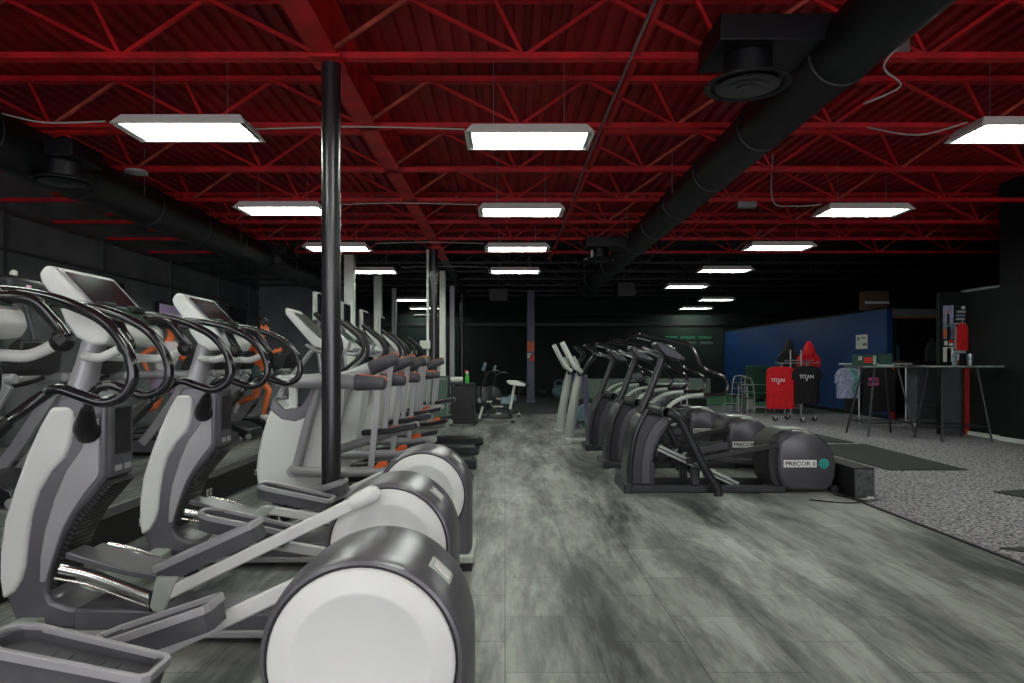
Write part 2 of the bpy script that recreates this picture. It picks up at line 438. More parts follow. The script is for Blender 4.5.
# ------------------------------------------------------------------ ceiling lamps
LZ = 3.50
def lamp(x, y, label, broken=False, w=.56, L=1.24):
    t = thing('ceiling_light', (x, y, LZ), label, 'ceiling light', 'fluorescent bay lights')
    a, b, h = L / 2, w / 2, .10
    mb = MB()
    # rim and sloped sides of the trough
    i0 = .025
    O = [(-a, -b), (a, -b), (a, b), (-a, b)]; I = [(-a + i0, -b + i0), (a - i0, -b + i0), (a - i0, b - i0), (-a + i0, b - i0)]; T = [(-a + .07, -b + .07), (a - .07, -b + .07), (a - .07, b - .07), (-a + .07, b - .07)]
    mb.loft([[Vector((*p, h)) for p in T], [Vector((*p, 0)) for p in O], [Vector((*p, 0)) for p in I], [Vector((p[0] * .995, p[1] * .98, h - .015)) for p in T]], cap=False)
    mb.build('housing', 'lampwhite', t, ang=20)
    MB().box(-a + .07, a - .07, -b + .07, b - .07, h - .015, h).build('reflector', 'reflector', t)
    for sx in (-1, 1):
        MB().prism([(-b + .03, .004), (b - .03, .004), (b - .08, h - .016), (-b + .08, h - .016)], sx * (a - .06) - .004, sx * (a - .06) + .004, 'yz').build('end_plate', 'lampend', t)
    MB().tube([(-.35, 0, h), (-.35, 0, ZD - LZ - .05)], .004, 5, sm=False).build('hanger_wire', 'galv', t)
    MB().tube([(.35, 0, h), (.35, 0, ZD - LZ - .05)], .004, 5, sm=False).build('hanger_wire', 'galv', t)
    for i, yy in enumerate((-.165, -.055, .055, .165)):
        if broken and i == 1: continue
        MB().tube([(-a + .08, yy, .05), (a - .08, yy, .05)], .018, 10, sm=False).build('lamp_tube', 'tube', t)
    return t
rows = [('left', -3.2, (6.5, 9.85, 13.1, 16.4, 23.7, 27.2)), ('middle', .235, (6.75, 9.95, 13.15, 16.4)), ('right', 5.2, (9.95, 13.0, 16.2, 19.6))]
for nm, x, ys in rows:
    for i, y in enumerate(ys):
        where = {'left': 'over the orange-tipped trainers', 'middle': 'over the central aisle', 'right': 'over the carpet side'}[nm]
        lamp(-2.99 if y == 6.5 else x, y, 'lit white fluorescent bay light %s, %s of its row' % (where, ORD[i + (1 if nm == 'right' else 0)]), broken=(nm == 'left' and i == 0))
lamp(5.0, 6.55, 'lit white fluorescent bay light over the carpet side, first of its row')
lamp(7.3, 23.6, 'short lit bay light above the far end of the blue wall', L=1.2)
lamp(7.6, 27.2, 'long bay light added for a reflected streak near the rear wall', L=1.3)  # lamp added in place of a reflected light streak
for x in (-5.6, -3.14, .235, 5.2):
    for y in (3.4, .2, -2.8):
        if x == -5.6 and y < 0: continue
        lamp(-2.99 if y == 6.5 else x, y, 'lit white bay light above the viewer, outside the picture')
for y in (6.75, 9.95, 13.15, 16.4):
    tag(MB().tube([(-2.5, y, LZ + .12), (-1.5, y, LZ + .145), (-.4, y, LZ + .12)], .007, 6).build('power_cable', 'cable'), 'thin straight power cable linking two bay lights, %s from the front' % ORD[(6.75, 9.95, 13.15, 16.4).index(y)], 'cable', 'light feed cables')
def cable(pts, label, r=.008, m='cable'):
    tag(MB().tube(pts, r, 6).build('power_cable', m), label, 'cable')
cable([(-5.2, 7.14, 3.75), (-4.9, 6.5, 3.70), (-4.4, 6.5, 3.60), (-3.8, 6.5, 3.61)], 'white cable sagging to the left end of the nearest left bay light')
cable([(3.2, 5.4, 3.9), (3.05, 5.5, 3.7), (3.3, 5.7, 3.62), (3.1, 5.9, 3.55), (3.4, 6.1, 3.7)], 'loose white cable looping off the big black duct')
cable([(3.8, 7.2, 3.80), (4.1, 6.8, 3.58), (4.4, 6.5, 3.60)], 'short white cable feeding the first bay light over the carpet')
cable([(3.9, 9.95, 4.36), (3.9, 9.95, 3.68), (4.2, 9.95, 3.60), (4.6, 9.95, 3.62)], 'white cable dropping to the second bay light over the carpet')
tag(MB().box(-5.25, -5.12, 7.14, 7.27, 3.72, 3.79).build('junction_box', 'galv', bevel=.01), 'small grey junction box on the joist near the left duct', 'junction box')
tag(MB().box(2.9, 3.3, 5.55, 5.65, 3.84, 3.95).build('junction_box', 'galv', bevel=.01), 'small grey junction box beside the big black duct', 'junction box')
tag(MB().box(3.55, 3.85, 10.42, 10.52, 3.69, 3.79).build('junction_box', 'galv', bevel=.01), 'small grey junction box feeding the second carpet light', 'junction box')
tag(MB().lathe([(0.001, .05), (.05, .05), (.13, .03), (.14, 0), (.001, -.01)], (-4.75, 8.8, 3.76), n=20).build('smoke_detector', 'whitepost'), 'round white disc detector under the joist by the left duct', 'detector')

# ------------------------------------------------------------------ ducts
def duct(x, z, r, y0, y1, label):
    t = thing('air_duct', (x, (y0 + y1) / 2, z), label, 'duct'); off = t.location.copy()
    mb = MB(); mb.tube([(x, y0, z), (x, y1, z)], r, 32, sm=False); mb.build('duct_pipe', 'duct', t, off=off)
    y = y0 + .9
    while y < y1:
        MB().lathe([(r, -.025), (r + .012, -.02), (r + .012, .02), (r, .025)], (x, y, z), 'y', 32).build('joint_band', 'duct', t, off=off); y += 1.5
    y = 5.6
    while y < y1:
        MB().tube([(x - r - .01, y, z), (x - r - .01, y, 3.79 + .3)], .006, 5, sm=False).tube([(x + r + .01, y, z), (x + r + .01, y, 3.79 + .3)], .006, 5, sm=False).build('hanger_strap', 'galv', t, off=off); y += 3.25
    return t
duct(2.40, 3.52, .225, -2, 21, 'big black round duct sloping across the right of the ceiling')
duct(-4.95, 3.48, .27, -2, 19, 'black round duct along the left of the ceiling')
def diffuser(x, y, zd, xe, label, r=.30):
    """branch box from the duct with a round ceiling diffuser under its end"""
    t = thing('duct_diffuser', (x, y, zd), label, 'air diffuser', 'round diffusers on branch boxes'); s = 1 if xe > x else -1
    xa, xb = sorted((-s * .28, (xe - x)))
    MB().box(xa, xb, -.27, .27, .20, .38).build('branch_box', 'duct', t, bevel=.008)
    MB().lathe([(.165, .20), (.165, .04)], (0, 0, 0), n=28).build('neck', 'duct', t)
    MB().lathe([(.165, .05), (r * .8, .03), (r, 0), (r, -.008), (r * .86, -.004), (r * .8, .02)], (0, 0, 0), n=36).build('outer_cone', 'duct', t)
    for k, rr in enumerate((.22, .155, .09)):
        MB().lathe([(rr, -.012 - k * .008), (rr * .8, .02), (rr * .72, .018), (rr * .9, -.016 - k * .008)], (0, 0, 0), n=32).build('inner_ring', 'gunmetal', t)
diffuser(1.74, 4.9, 3.30, 2.30, 'large black round diffuser hanging beside the big right duct')
diffuser(-4.72 + .05, 7.2, 3.22, -5.6, 'black round diffuser under the left duct, the nearer one')
diffuser(-4.67, 14.0, 3.30, -5.2, 'black round diffuser under the left duct, the further one')
diffuser(1.74, 12.6, 3.22, 2.30, 'small dark diffuser hung far along the right duct')
# dark equipment under the far roof
for x, y, z, w, l, nm in ((3.4, 19.5, 3.4, .5, .8, 'grey-black unit heater hung past the end of the right duct'), (-.2, 21.5, 3.45, .6, .6, 'dark unit heater hung over the rear of the aisle')):
    t = thing('unit_heater', (x, y, z), nm, 'heater')
    MB().box(-w / 2, w / 2, -l / 2, l / 2, -.2, .2).build('casing', 'blacksteel', t, bevel=.02)
    g = MB()
    for i in range(6): g.box(-w / 2 + .04, w / 2 - .04, -l / 2 - .02, -l / 2, -.16 + i * .055, -.13 + i * .055)
    g.build('louvre', 'blacksteel', t)
    MB().tube([(0, 0, .2), (0, 0, .7)], .02, 8, sm=False).build('hanger_rod', 'galv', t)
tag(MB().tube([(-3.6, 27, 3.2), (5, 26, 3.22), (XR - .1, 26.2, 3.22)], .05, 10).build('sprinkler_pipe', 'gunmetal'), 'long grey pipe running across high at the rear', 'pipe')
t = thing('wooden_crate', (8.9 + 1.0, 17.3, 2.66), 'brown carton standing above the end of the blue wall', 'box')
t.location = (9.75, 17.95, 2.6)
MB().box(-.32, .32, -.05, .25, 0, .62).build('carton_body', 'cardboard', t, bevel=.01)
MB().box(-.32, .32, -.055, -.05, .28, .34).build('tape', 'paper', t)
# green and grey lettering on the rear wall
t = thing('wall_lettering', (7.5, YB - .02, 1.9), 'rows of small green and grey lettering painted on the rear wall', 'lettering')
for i, (dx, dz, s, m) in enumerate(((-.95, .48, 'BOOTS', 'print_green'), (-.02, .48, 'ATHLETE', 'print_green'), (.95, .48, 'COACH', 'print_green'), (.15, .26, 'SWEAT', 'print_grey'), (1.05, .26, 'DRIVEN', 'print_grey'))):
    text('word', s, .15, m, t, (dx * .72, 0, dz))
# ================================================================== WHITE ELLIPTICALS (left foreground)
def drum_outline(cx, cz, r, zb, right, n=40):
    """circle whose right side runs straight down to the floor rail"""
    pts = []
    for i in range(n + 1):
        a = math.radians(-28 + (208 + 28) * i / n)     # from lower right, over the top, to lower left
        pts.append((cx + r * math.cos(a), cz + r * math.sin(a)))
    pts = [(cx + right, zb)] + [(max(p[0], -9) if i > 4 else cx + right - (right - r * 1.0) * 0, p[1]) for i, p in enumerate(pts)] + [(cx - r * .80, zb)]
    return pts


def cog(pts):
    return sum(p[0] for p in pts) / len(pts), sum(p[1] for p in pts) / len(pts)


def pedal_and_link(t, y, up, side, mid=False):
    """one foot pedal with its link bar; up = crank at the top"""
    if up:
        P0, P1 = Vector((-1.53, y, .315)), Vector((-1.11, y, .505)); A, B = Vector((-1.52, y, .27)), Vector((-.60, y, .716)); T = Vector((-1.535, y, .25))
        if mid:
            P0, P1 = Vector((-1.50, y, .285)), Vector((-1.10, y, .42)); A, B = Vector((-1.50, y, .225)), Vector((-.66, y, .62)); T = Vector((-1.52, y, .25))
    else:
        P0, P1 = Vector((-1.55, y, .465)), Vector((-1.13, y, .375)); A, B = Vector((-1.50, y, .40)), Vector((-.47, y, .235)); T = Vector((-1.62, y, .275))
    yo = y + side * .075
    A2, B2 = Vector((A.x, yo, A.z)), Vector((B.x, yo, B.z))
    lk = MB().tube([A2, B2], .02, sm=False, flat=(.034, .055)).build('link_arm', 'white', t, bevel=.008)
    d = (B2 - A2).normalized()
    MB().tube([B2 - d * .09, B2 - d * .05, B2 + d * .02, B2 + d * .045], [.034, .040, .040, .022], 14, sm=False).build('end_cap', 'white', lk, bevel=.004)
    # tongue that carries the roller on the ramp
    tz = T.z - .05; tp = A.z + (.09 if up else .02)
    MB().prism([(T.x - .035, tz + .03), (T.x - .02, tz + .008), (T.x + .005, tz), (T.x + .03, tz + .01), (T.x + .042, tz + .035), (A.x + .075, tp), (A.x - .02, tp)], yo - .022, yo + .022).build('roller_bracket', 'palegrey', lk, bevel=.006)
    MB().lathe([(.001, -.03), (.032, -.03), (.036, 0), (.032, .03), (.001, .03)], (T.x, y, T.z), 'y', 18).build('roller', 'rubber', lk)
    # pedal tray
    e = (P1 - P0); L = e.length; e.normalize(); up_ = Vector((0, 1, 0)).cross(e) * -1
    if up_.z < 0: up_ = -up_
    v = Vector((0, 1, 0)); w = .085
    def pt(a, b, c): return P0 + e * a + v * b + up_ * c
    out = [(-.0, -w * .75), (.05, -w), (L, -w * .82), (L + .015, -w * .6), (L + .015, w * .6), (L, w * .82), (.05, w), (0, w * .75), (-.02, w * .35), (-.02, -w * .35)]
    n = len(out); cxo = L / 2
    def ring(k, c): return [pt(cxo + (a - cxo) * k, b * (k if abs(k) < 1 else k), c) for a, b in out]
    tray = MB().loft([ring(.97, .0), ring(1.0, .065), ring(1.0, .075), ring(.90, .075), ring(.88, .046)], cap=True).build('foot_pedal', 'tray', t, ang=30)
    rim = []
    def off(a, b, s): return (cxo + (a - cxo) * (1 + s * .03), b * (1 + s * .10))
    rim = MB().loft([[pt(*off(a, b, 1), .062) for a, b in out], [pt(*off(a, b, 1), .088) for a, b in out], [pt(*off(a, b, -1.2), .088) for a, b in out], [pt(*off(a, b, -1.2), .070) for a, b in out]], cap=False).build('rim', 'silver', tray, bevel=.003)
    pad = MB()
    for i in range(5): pad.tube([pt(.14 + i * .045, -w * .45, .045), pt(.14 + i * .045, w * .45, .045)], .006, 6, sm=False)
    pad.build('tread', 'tray', tray)


def elliptical(dx, yc, near_up, label):
    t = thing('elliptical_trainer', (dx, yc, 0), label, 'elliptical trainer', 'white elliptical trainers beside the aisle')
    body = [(-2.066, 1.144), (-1.98, 1.165), (-1.92, 1.16), (-1.87, 1.15), (-1.845, 1.13), (-1.838, 1.09), (-1.838, .78), (-1.850, .748), (-1.900, .674), (-1.973, .600), (-2.02, .52), (-2.065, .42), (-2.10, .306), (-2.112, .235), (-2.09, .19), (-2.05, .165), (-1.95, .155), (-1.95, .055), (-2.16, .055), (-2.27, .10), (-2.305, .20), (-2.31, .35), (-2.29, .55), (-2.24, .73), (-2.18, .90), (-2.11, 1.05)]
    MB().prism([(x - (.03 if z > .17 or x < -2.1 else 0), z) for x, z in body], -.115, .115).build('tower', 'silver_dark', t, bevel=.022, seg=3)
    shell = [(-2.090, 1.098), (-2.01, 1.10), (-1.982, 1.075), (-1.980, 1.02), (-1.996, .927), (-2.019, .868), (-2.084, .80), (-2.140, .707), (-2.175, .60), (-2.195, .467), (-2.205, .36), (-2.225, .290), (-2.26, .235), (-2.315, .20), (-2.328, .30), (-2.326, .42), (-2.305, .573), (-2.258, .72), (-2.20, .88), (-2.14, 1.01)]
    MB().prism([(x - .03, z) for x, z in shell], -.130, .130).build('front_shell', 'white', t, bevel=.018, seg=3)
    side = [(-1.90, 1.02), (-1.868, 1.05), (-1.865, .79), (-1.875, .765), (-1.935, .69), (-1.99, .61), (-2.035, .53), (-2.08, .40), (-2.115, .28), (-2.145, .28), (-2.14, .40), (-2.12, .52), (-2.075, .67), (-2.02, .80), (-1.95, .90)]
    for s in (-1, 1):
        a, b = sorted((s * .110, s * .123))
        MB().prism([(x - .03, z) for x, z in side], a, b).build('side_panel', 'silver', t, bevel=.006)
    # ridged black strip on the inner curve
    mb = MB(); cur = smooth_path([(-1.84, 0, .745), (-1.91, 0, .665), (-1.98, 0, .58), (-2.04, 0, .47), (-2.085, 0, .35), (-2.105, 0, .25)], 5)
    for i in range(len(cur) - 1):
        a, b = cur[i], cur[i + 1]; c = a.lerp(b, .8)
        mb.tube([a + Vector((-.018, 0, 0)), c + Vector((-.018, 0, 0))], .02, sm=False, flat=(.19, .03))
    mb.build('ribbed_strip', 'black', t)
    # storage pocket facing the user
    MB().box(-1.89, -1.852, -.098, .098, .76, 1.145).build('storage_pocket', 'tray', t, bevel=.015)
    MB().box(-1.854, -1.848, -.065, .065, .87, 1.09).build('pocket_opening', 'black', t)
    for s in (-1, 1): MB().box(-1.854, -1.848, s * .04 - .030, s * .04 + .030, .79, .82).build('pocket_button', 'silver', t, bevel=.004)
    # base
    base = [(-2.0, .06), (-2.0, .165), (-1.80, .165), (-1.4, .15), (-.80, .15), (-.60, .30), (-.40, .30), (-.40, .06)]
    MB().prism(base, -.15, .15).build('base_cover', 'silver_dark', t, bevel=.015)
    MB().box(-2.2, -.30, -.165, -.125, .035, .07).box(-2.2, -.30, .125, .165, .035, .07).build('floor_rail', 'silver', t, bevel=.006)
    cr = MB().box(-2.27, -2.15, -.34, .34, .035, .115).build('front_stabiliser', 'palegrey', t, bevel=.012)
    MB().box(-2.26, -2.16, -.35, -.28, 0, .035).box(-2.26, -2.16, .28, .35, 0, .035).build('rubber_foot', 'rubber', cr)
    rf = MB().box(-.44, -.205, -.24, .24, .05, .10).build('rear_foot', 'palegrey', t, bevel=.012)
    MB().box(-.42, -.22, -.23, .23, 0, .05).build('rubber_foot', 'rubber', rf)
    # ramp
    for s in (-1, 1):
        ry = -.135 if s < 0 else .015; rz_ = 0 if s < 0 else -.03
        MB().tube([(-2.0, ry, .43 + rz_), (-1.90, ry, .40 + rz_), (-1.76, ry, .36 + rz_), (-1.58, ry, .325 + rz_)], .02, flat=(.14, .03)).build('ramp_cover', 'silver_dark', t, bevel=.006)
        rp = MB().tube([(-2.03, s * .185, .365), (-1.90, s * .185, .335), (-1.76, s * .185, .285), (-1.60, s * .185, .225)], .026, 12).build('ramp_rail', 'chrome', t)
        MB().tube([(-2.05, s * .20, .325), (-1.90, s * .20, .295), (-1.76, s * .20, .245), (-1.60, s * .20, .185)], .006, 6).build('guide_rod', 'chrome', rp)
        MB().box(-1.615, -1.58, s * .185 - .035, s * .185 + .035, .175, .265).build('end_block', 'black', rp, bevel=.006)
    # neck and console
    MB().tube([(-2.07, 0, 1.10), (-2.02, 0, 1.29), (-1.965, 0, 1.49)], [.075, .056, .052], 20).build('neck', 'silver', t)
    cn = [(-2.050, 1.742), (-2.08, 1.742), (-2.108, 1.705), (-2.095, 1.665), (-2.02, 1.565), (-1.99, 1.49), (-1.94, 1.42), (-1.87, 1.385), (-1.81, 1.39), (-1.785, 1.43), (-1.80, 1.475)]
    con = MB().prism([(x + .015, z) for x, z in cn], -.25, .25).build('console', 'white', t, bevel=.022, seg=3)
    a, b = Vector((-2.035, 0, 1.742)), Vector((-1.785, 0, 1.475)); e = (b - a); nrm = Vector((e.z * -1, 0, e.x)).normalized()
    if nrm.z < 0: nrm = -nrm
    def face(t0, t1, y0, y1, lift, th=.006):
        p0 = a + e * t0; p1 = a + e * t1
        vs = []
        for q in (lift - th, lift):
            vs += [p0 + nrm * q + Vector((0, y0, 0)), p0 + nrm * q + Vector((0, y1, 0)), p1 + nrm * q + Vector((0, y1, 0)), p1 + nrm * q + Vector((0, y0, 0))]
        return MB().add(vs, [(0, 1, 2, 3), (7, 6, 5, 4), (0, 4, 5, 1), (1, 5, 6, 2), (2, 6, 7, 3), (3, 7, 4, 0)])
    face(.03, .97, -.225, .225, .004).build('bezel', 'silver', con, bevel=.002)
    face(.09, .62, -.19, .19, .008).build('screen', 'screen', con)
    face(.66, .94, -.20, .20, .008).build('keypad', 'keypad', con)
    for s in (-1, 1):
        p = a + e * .68 + nrm * .01 + Vector((0, s * .13, 0))
        MB().box(p.x - .02, p.x + .02, p.y - .055, p.y + .055, p.z - .012, p.z + .02).build('cup_ledge', 'black', con, bevel=.006)
    for s in (-1, 1):
        # fixed grip bars
        g = MB().tube([(-2.0, s * .02, 1.345), (-1.96, s * .12, 1.335), (-1.86, s * .235, 1.33), (-1.79, s * .275, 1.33), (-1.70, s * .28, 1.37)], .021, 12).build('grip_tube', 'white', t)
        MB().tube([(-1.705, s * .28, 1.365), (-1.68, s * .28, 1.38), (-1.66, s * .28, 1.40)], [.028, .042, .030], 12).build('grip_boot', 'black', g)
        gr = MB().tube([(-1.665, s * .28, 1.395), (-1.70, s * .275, 1.445), (-1.76, s * .235, 1.52), (-1.84, s * .16, 1.52), (-1.90, s * .10, 1.49)], .023, 12).build('grip_bar', 'blackgloss', g)
        # moving arm
        pts = [(-1.91, 1.03), (-1.845, 1.12), (-1.785, 1.185), (-1.725, 1.21), (-1.645, 1.185), (-1.565, 1.163), (-1.495, 1.188), (-1.462, 1.252), (-1.485, 1.355), (-1.565, 1.452), (-1.69, 1.515), (-1.83, 1.552), (-1.97, 1.565)]
        arm = MB().tube([(x, s * (.18 if i == 0 else .285 if i == 1 else .335), z) for i, (x, z) in enumerate(pts)], .0205, 14, sub=5).build('swing_handle', 'blackgloss', t)
        MB().tube([(-1.945, s * .125, .985), (-1.93, s * .17, 1.01), (-1.86, s * .265, 1.10)], [.058, .050, .025], 16).build('arm_boot', 'black', arm)
    # rear drum
    cx, cz = -.53, .47
    rings = []
    for yy, k in ((-.205, .955), (-.195, .985), (-.17, 1.005), (-.10, 1.035), (0, 1.05), (.10, 1.035), (.17, 1.005), (.205, .96)):
        R = .293 * k; RZ = .293 * (1 - (1.05 - k) * .45)
        pts = [(cx + R * 1.0, .08)] + [(cx + R * math.cos(math.radians(q)), cz + RZ * math.sin(math.radians(q))) for q in range(0, 205, 6)] + [(cx - R * .93, .10)]
        rings.append([Vector((p[0], yy, p[1])) for p in pts])
    dr = MB().loft(rings).build('drum_housing', 'silver_dark', t, ang=30)
    for s in (-1, 1):
        MB().lathe([(.280, s * .200), (.281, s * .210), (.272, s * .214), (.268, s * .200)], (cx, 0, cz), 'y', 56).build('rim_ring', 'silver_dark', dr)
        MB().lathe([(.272, s * .198), (.272, s * .208), (.001, s * .208), (.001, s * .198)], (cx, 0, cz), 'y', 56).build('shadow_gap', 'black', dr)
        MB().lathe([(.2625, s * .200), (.2625, s * .214), (.256, s * .219), (.200, s * .224), (.194, s * .2255), (.186, s * .2205), (.001, s * .226), (.001, s * .200)], (cx, 0, cz), 'y', 64).build('wheel_disc', 'white', dr, ang=60)
    a = math.radians(46); c = Vector((cx + .300 * math.cos(a), -.065, cz + .294 * math.sin(a)))
    pl = MB().box(-.042, .042, -.038, .038, -.006, .006).build('badge_plate', 'palegrey', dr, bevel=.004)
    pl.location = c; pl.rotation_euler = (math.radians(4), PI / 2 - a, 0)
    bl = MB().box(-.030, .030, -.026, .026, .006, .009).build('badge_face', 'white', dr); bl.location = c; bl.rotation_euler = pl.rotation_euler
    pedal_and_link(t, -.20, near_up, -1)
    pedal_and_link(t, .20, not near_up, 1, mid=not near_up)
    return t

elliptical(.13, 2.11, False, 'nearest white elliptical trainer, its big white wheel disc cut by the bottom edge')
elliptical(0, 3.31, True, 'white and grey elliptical trainer with the largest console in view, second from the viewer')
elliptical(.01, 4.51, False, 'white and grey elliptical trainer third from the viewer, last before the thick black column')

# long black power raceway behind the ellipticals
t = thing('power_raceway', (-2.81, 1, 0), 'long low black power box with small white outlets on the floor behind the ellipticals', 'power box')
MB().box(-.08, .08, -3, 11.5, 0, .235).build('raceway_body', 'boxblack', t, bevel=.006)
MB().box(-.085, .085, -3, 11.5, .235, .245).build('raceway_cover', 'rubber', t, bevel=.003)
for y in (2.5, 3.9, 5.15, 6.3, 7.5, 8.7):
    for d in (-.035, .035):
        o = MB().box(.08, .087, y - 1 + d - .022, y - 1 + d + .022, .085, .15).build('power_outlet', 'paper', t, bevel=.003)
        MB().box(.087, .0885, y - 1 + d - .01, y - 1 + d - .004, .10, .135).box(.087, .0885, y - 1 + d + .004, y - 1 + d + .01, .10, .135).build('socket_slot', 'black', o)

# ================================================================== ORANGE-TIPPED MOTION TRAINERS
def motion_trainer(yc, tv, label, flip=False, dx=0.0):
    t = thing('motion_trainer', (dx, yc, 0), label, 'cross trainer', 'orange-tipped motion trainers')
    shroud = [(-2.05, .99), (-2.11, .84), (-2.16, .68), (-2.20, .50), (-2.215, .36), (-2.20, .22), (-2.13, .12), (-1.99, .075), (-1.80, .085), (-1.66, .16), (-1.60, .30), (-1.56, .55), (-1.52, .90), (-1.50, 1.16), (-1.64, 1.18), (-1.70, 1.10), (-1.76, .98), (-1.84, .89), (-1.95, .895)]
    MB().prism(shroud, -.19, .19).build('front_shroud', 'white', t, bevel=.03, seg=3)
    MB().prism([(-2.06, 1.0), (-1.96, .90), (-1.84, .895), (-1.77, .985), (-1.71, 1.10), (-1.62, 1.17), (-1.55, 1.10), (-1.66, .96), (-1.76, .83), (-1.86, .79), (-1.98, .81), (-2.09, .90)], -.197, .197).build('collar', 'silver_dark', t, bevel=.008)
    MB().tube([(-1.93, -.02, .9), (-1.93, -.02, 1.13)], .02, sm=False, flat=(.04, .07)).build('pivot_post', 'white', t)
    for s in (-1, 1):
        MB().tube([(-1.84, s * .22, .38), (-1.74, s * .23, .75), (-1.62, s * .24, 1.14)], .042, 14).build('frame_tube', 'silver', t)
        MB().lathe([(.001, -.03), (.05, -.03), (.055, 0), (.05, .03), (.001, .03)], (-1.86, s * .245, .357), 'y', 20).build('pivot_cap', 'silver', t)
    MB().tube([(-2.08, 0, .98), (-1.98, 0, 1.15), (-1.70, 0, 1.50)], .022, 10).build('mast', 'silver', t)
    cn = [(-1.93, 1.80), (-1.95, 1.79), (-1.945, 1.74), (-1.70, 1.455), (-1.63, 1.44), (-1.59, 1.47)]
    con = MB().prism(cn, -.20, .20).build('console', 'white', t, bevel=.015)
    a, b = Vector((-1.92, 0, 1.803)), Vector((-1.60, 0, 1.485)); e = b - a; n = Vector((-e.z, 0, e.x)).normalized()
    vs = []
    for q in (-.01, .006):
        vs += [a + e * .15 + n * q + Vector((0, -.16, 0)), a + e * .15 + n * q + Vector((0, .16, 0)), a + e * .85 + n * q + Vector((0, .16, 0)), a + e * .85 + n * q + Vector((0, -.16, 0))]
    MB().add(vs, [(0, 1, 2, 3), (7, 6, 5, 4), (0, 4, 5, 1), (1, 5, 6, 2), (2, 6, 7, 3), (3, 7, 4, 0)]).build('screen', 'keypad', con)
    if tv:
        MB().tube([(-1.99, 0, 1.2), (-2.03, 0, 1.5), (-2.02, 0, 1.85)], .02, 8).build('screen_post', 'silver', t)
        sc = MB().box(-2.04, -1.99, -.20, .20, 1.76, 2.07).build('television', 'palegrey', t, bevel=.015)
        MB().box(-1.991, -1.984, -.175, .175, 1.785, 2.045).build('screen', 'screen', sc)
    for s in (-1, 1):
        upside = (s > 0) != flip
        y = s * .33
        dz = .22 if upside else 0.0
        # rocker arm with dark orange-striped tip
        tip0 = Vector((-1.29, y, 1.14 + dz * .55)); tip1 = Vector((-1.045, y, 1.135 + dz))
        rk = MB().tube([(-1.98, s * .27, 1.15), (-1.75, y, 1.15), (-1.5, y, 1.15 + dz * .15), tip0], [.05, .062, .064, .066], 16, sub=4).build('rocker_arm', 'silver', t)
        tipb = MB().tube([tip0 - (tip1 - tip0) * .05, tip0, tip1, tip1 + (tip1 - tip0) * .08], [.064, .072, .060, .035], 16, sm=False).build('arm_tip', 'tray', rk)
        d = tip1 - tip0
        MB().tube([tip0 + d * .12 + Vector((0, 0, .065)), tip1 + Vector((0, 0, .053)), tip1 + d * .08 + Vector((0, 0, .02))], .012, 8, sm=False, flat=(.055, .014)).build('orange_stripe', 'orange', rk)
        zf = .37 if not upside else .62
        MB().tube([Vector((-1.10, y, tip1.z - .06)), Vector((-1.165, y, zf))], .02, sm=False, flat=(.022, .05)).build('hanging_strap', 'silver', t)
        # foot beam and pedal
        fb = MB().tube([(-1.86, s * .245, .357), (-1.6, y, .36 + (zf - .37) * .45), (-1.165, y, zf), (-.86, y, zf + (.09 if upside else .02))], [.04, .045, .042, .038], 12).build('foot_beam', 'silver', t)
        MB().lathe([(.001, -.045), (.036, -.04), (.04, 0), (.036, .04), (.001, .045)], (-.86, y - .02, zf + (.09 if upside else .02)), 'y', 16).build('end_knob', 'palegrey', fb)
        pd = MB().tube([(-1.35, y - s * .10, zf + .03), (-1.1, y - s * .10, zf + .045), (-.83, y - s * .10, zf + .10)], .02, sm=False, flat=(.15, .05)).build('foot_pedal', 'gunmetal', t, bevel=.012)
        MB().tube([(-1.13, y, zf + .01), (-1.08, y, zf + .06), (-1.02, y, zf + .065)], .03, sm=False, flat=(.06, .05)).build('orange_bracket', 'orange', pd, bevel=.008)
        # moving handle
        o_ = .03 if upside else -.02
        hd = MB().tube([(-1.66, s * .30, 1.16), (-1.50, s * .33, 1.28), (-1.40 + o_, s * .34, 1.42), (-1.43 + o_, s * .33, 1.55), (-1.52 + o_, s * .31, 1.64), (-1.64 + o_, s * .28, 1.74)], [.020, .018, .018, .024, .024, .022], 10).build('swing_handle', 'black', t)
        MB().tube([(-1.78, s * .12, 1.47), (-1.62, s * .22, 1.40), (-1.50, s * .24, 1.44), (-1.47, s * .23, 1.52)], .016, 8).build('fixed_grip', 'silver', t)
    base = MB().box(-2.1, -1.0, -.08, .08, .03, .10).build('base_rail', 'gunmetal', t, bevel=.01)
    MB().prism([(-1.15, .09), (-1.10, .13), (-.42, .13), (-.35, .08), (-.35, .015), (-.42, 0), (-1.15, 0)], -.17, .17).build('rear_floor_pad', 'gunmetal', t, bevel=.02)
    MB().box(-2.05, -1.95, -.33, .33, 0, .07).build('front_stabiliser', 'gunmetal', t, bevel=.01)
    return t
MT = ['first behind the thick black column', 'second of the five', 'third of the five', 'fourth of the five', 'last, beside the green-grey cabinet']
for i, y in enumerate((6.25, 7.42, 8.6, 9.85, 11.1)):
    motion_trainer(y, i > 0, 'white motion trainer with orange-striped arm tips, ' + MT[i], flip=(i == 3), dx=(0, 0, 0, -.02, 0)[i])

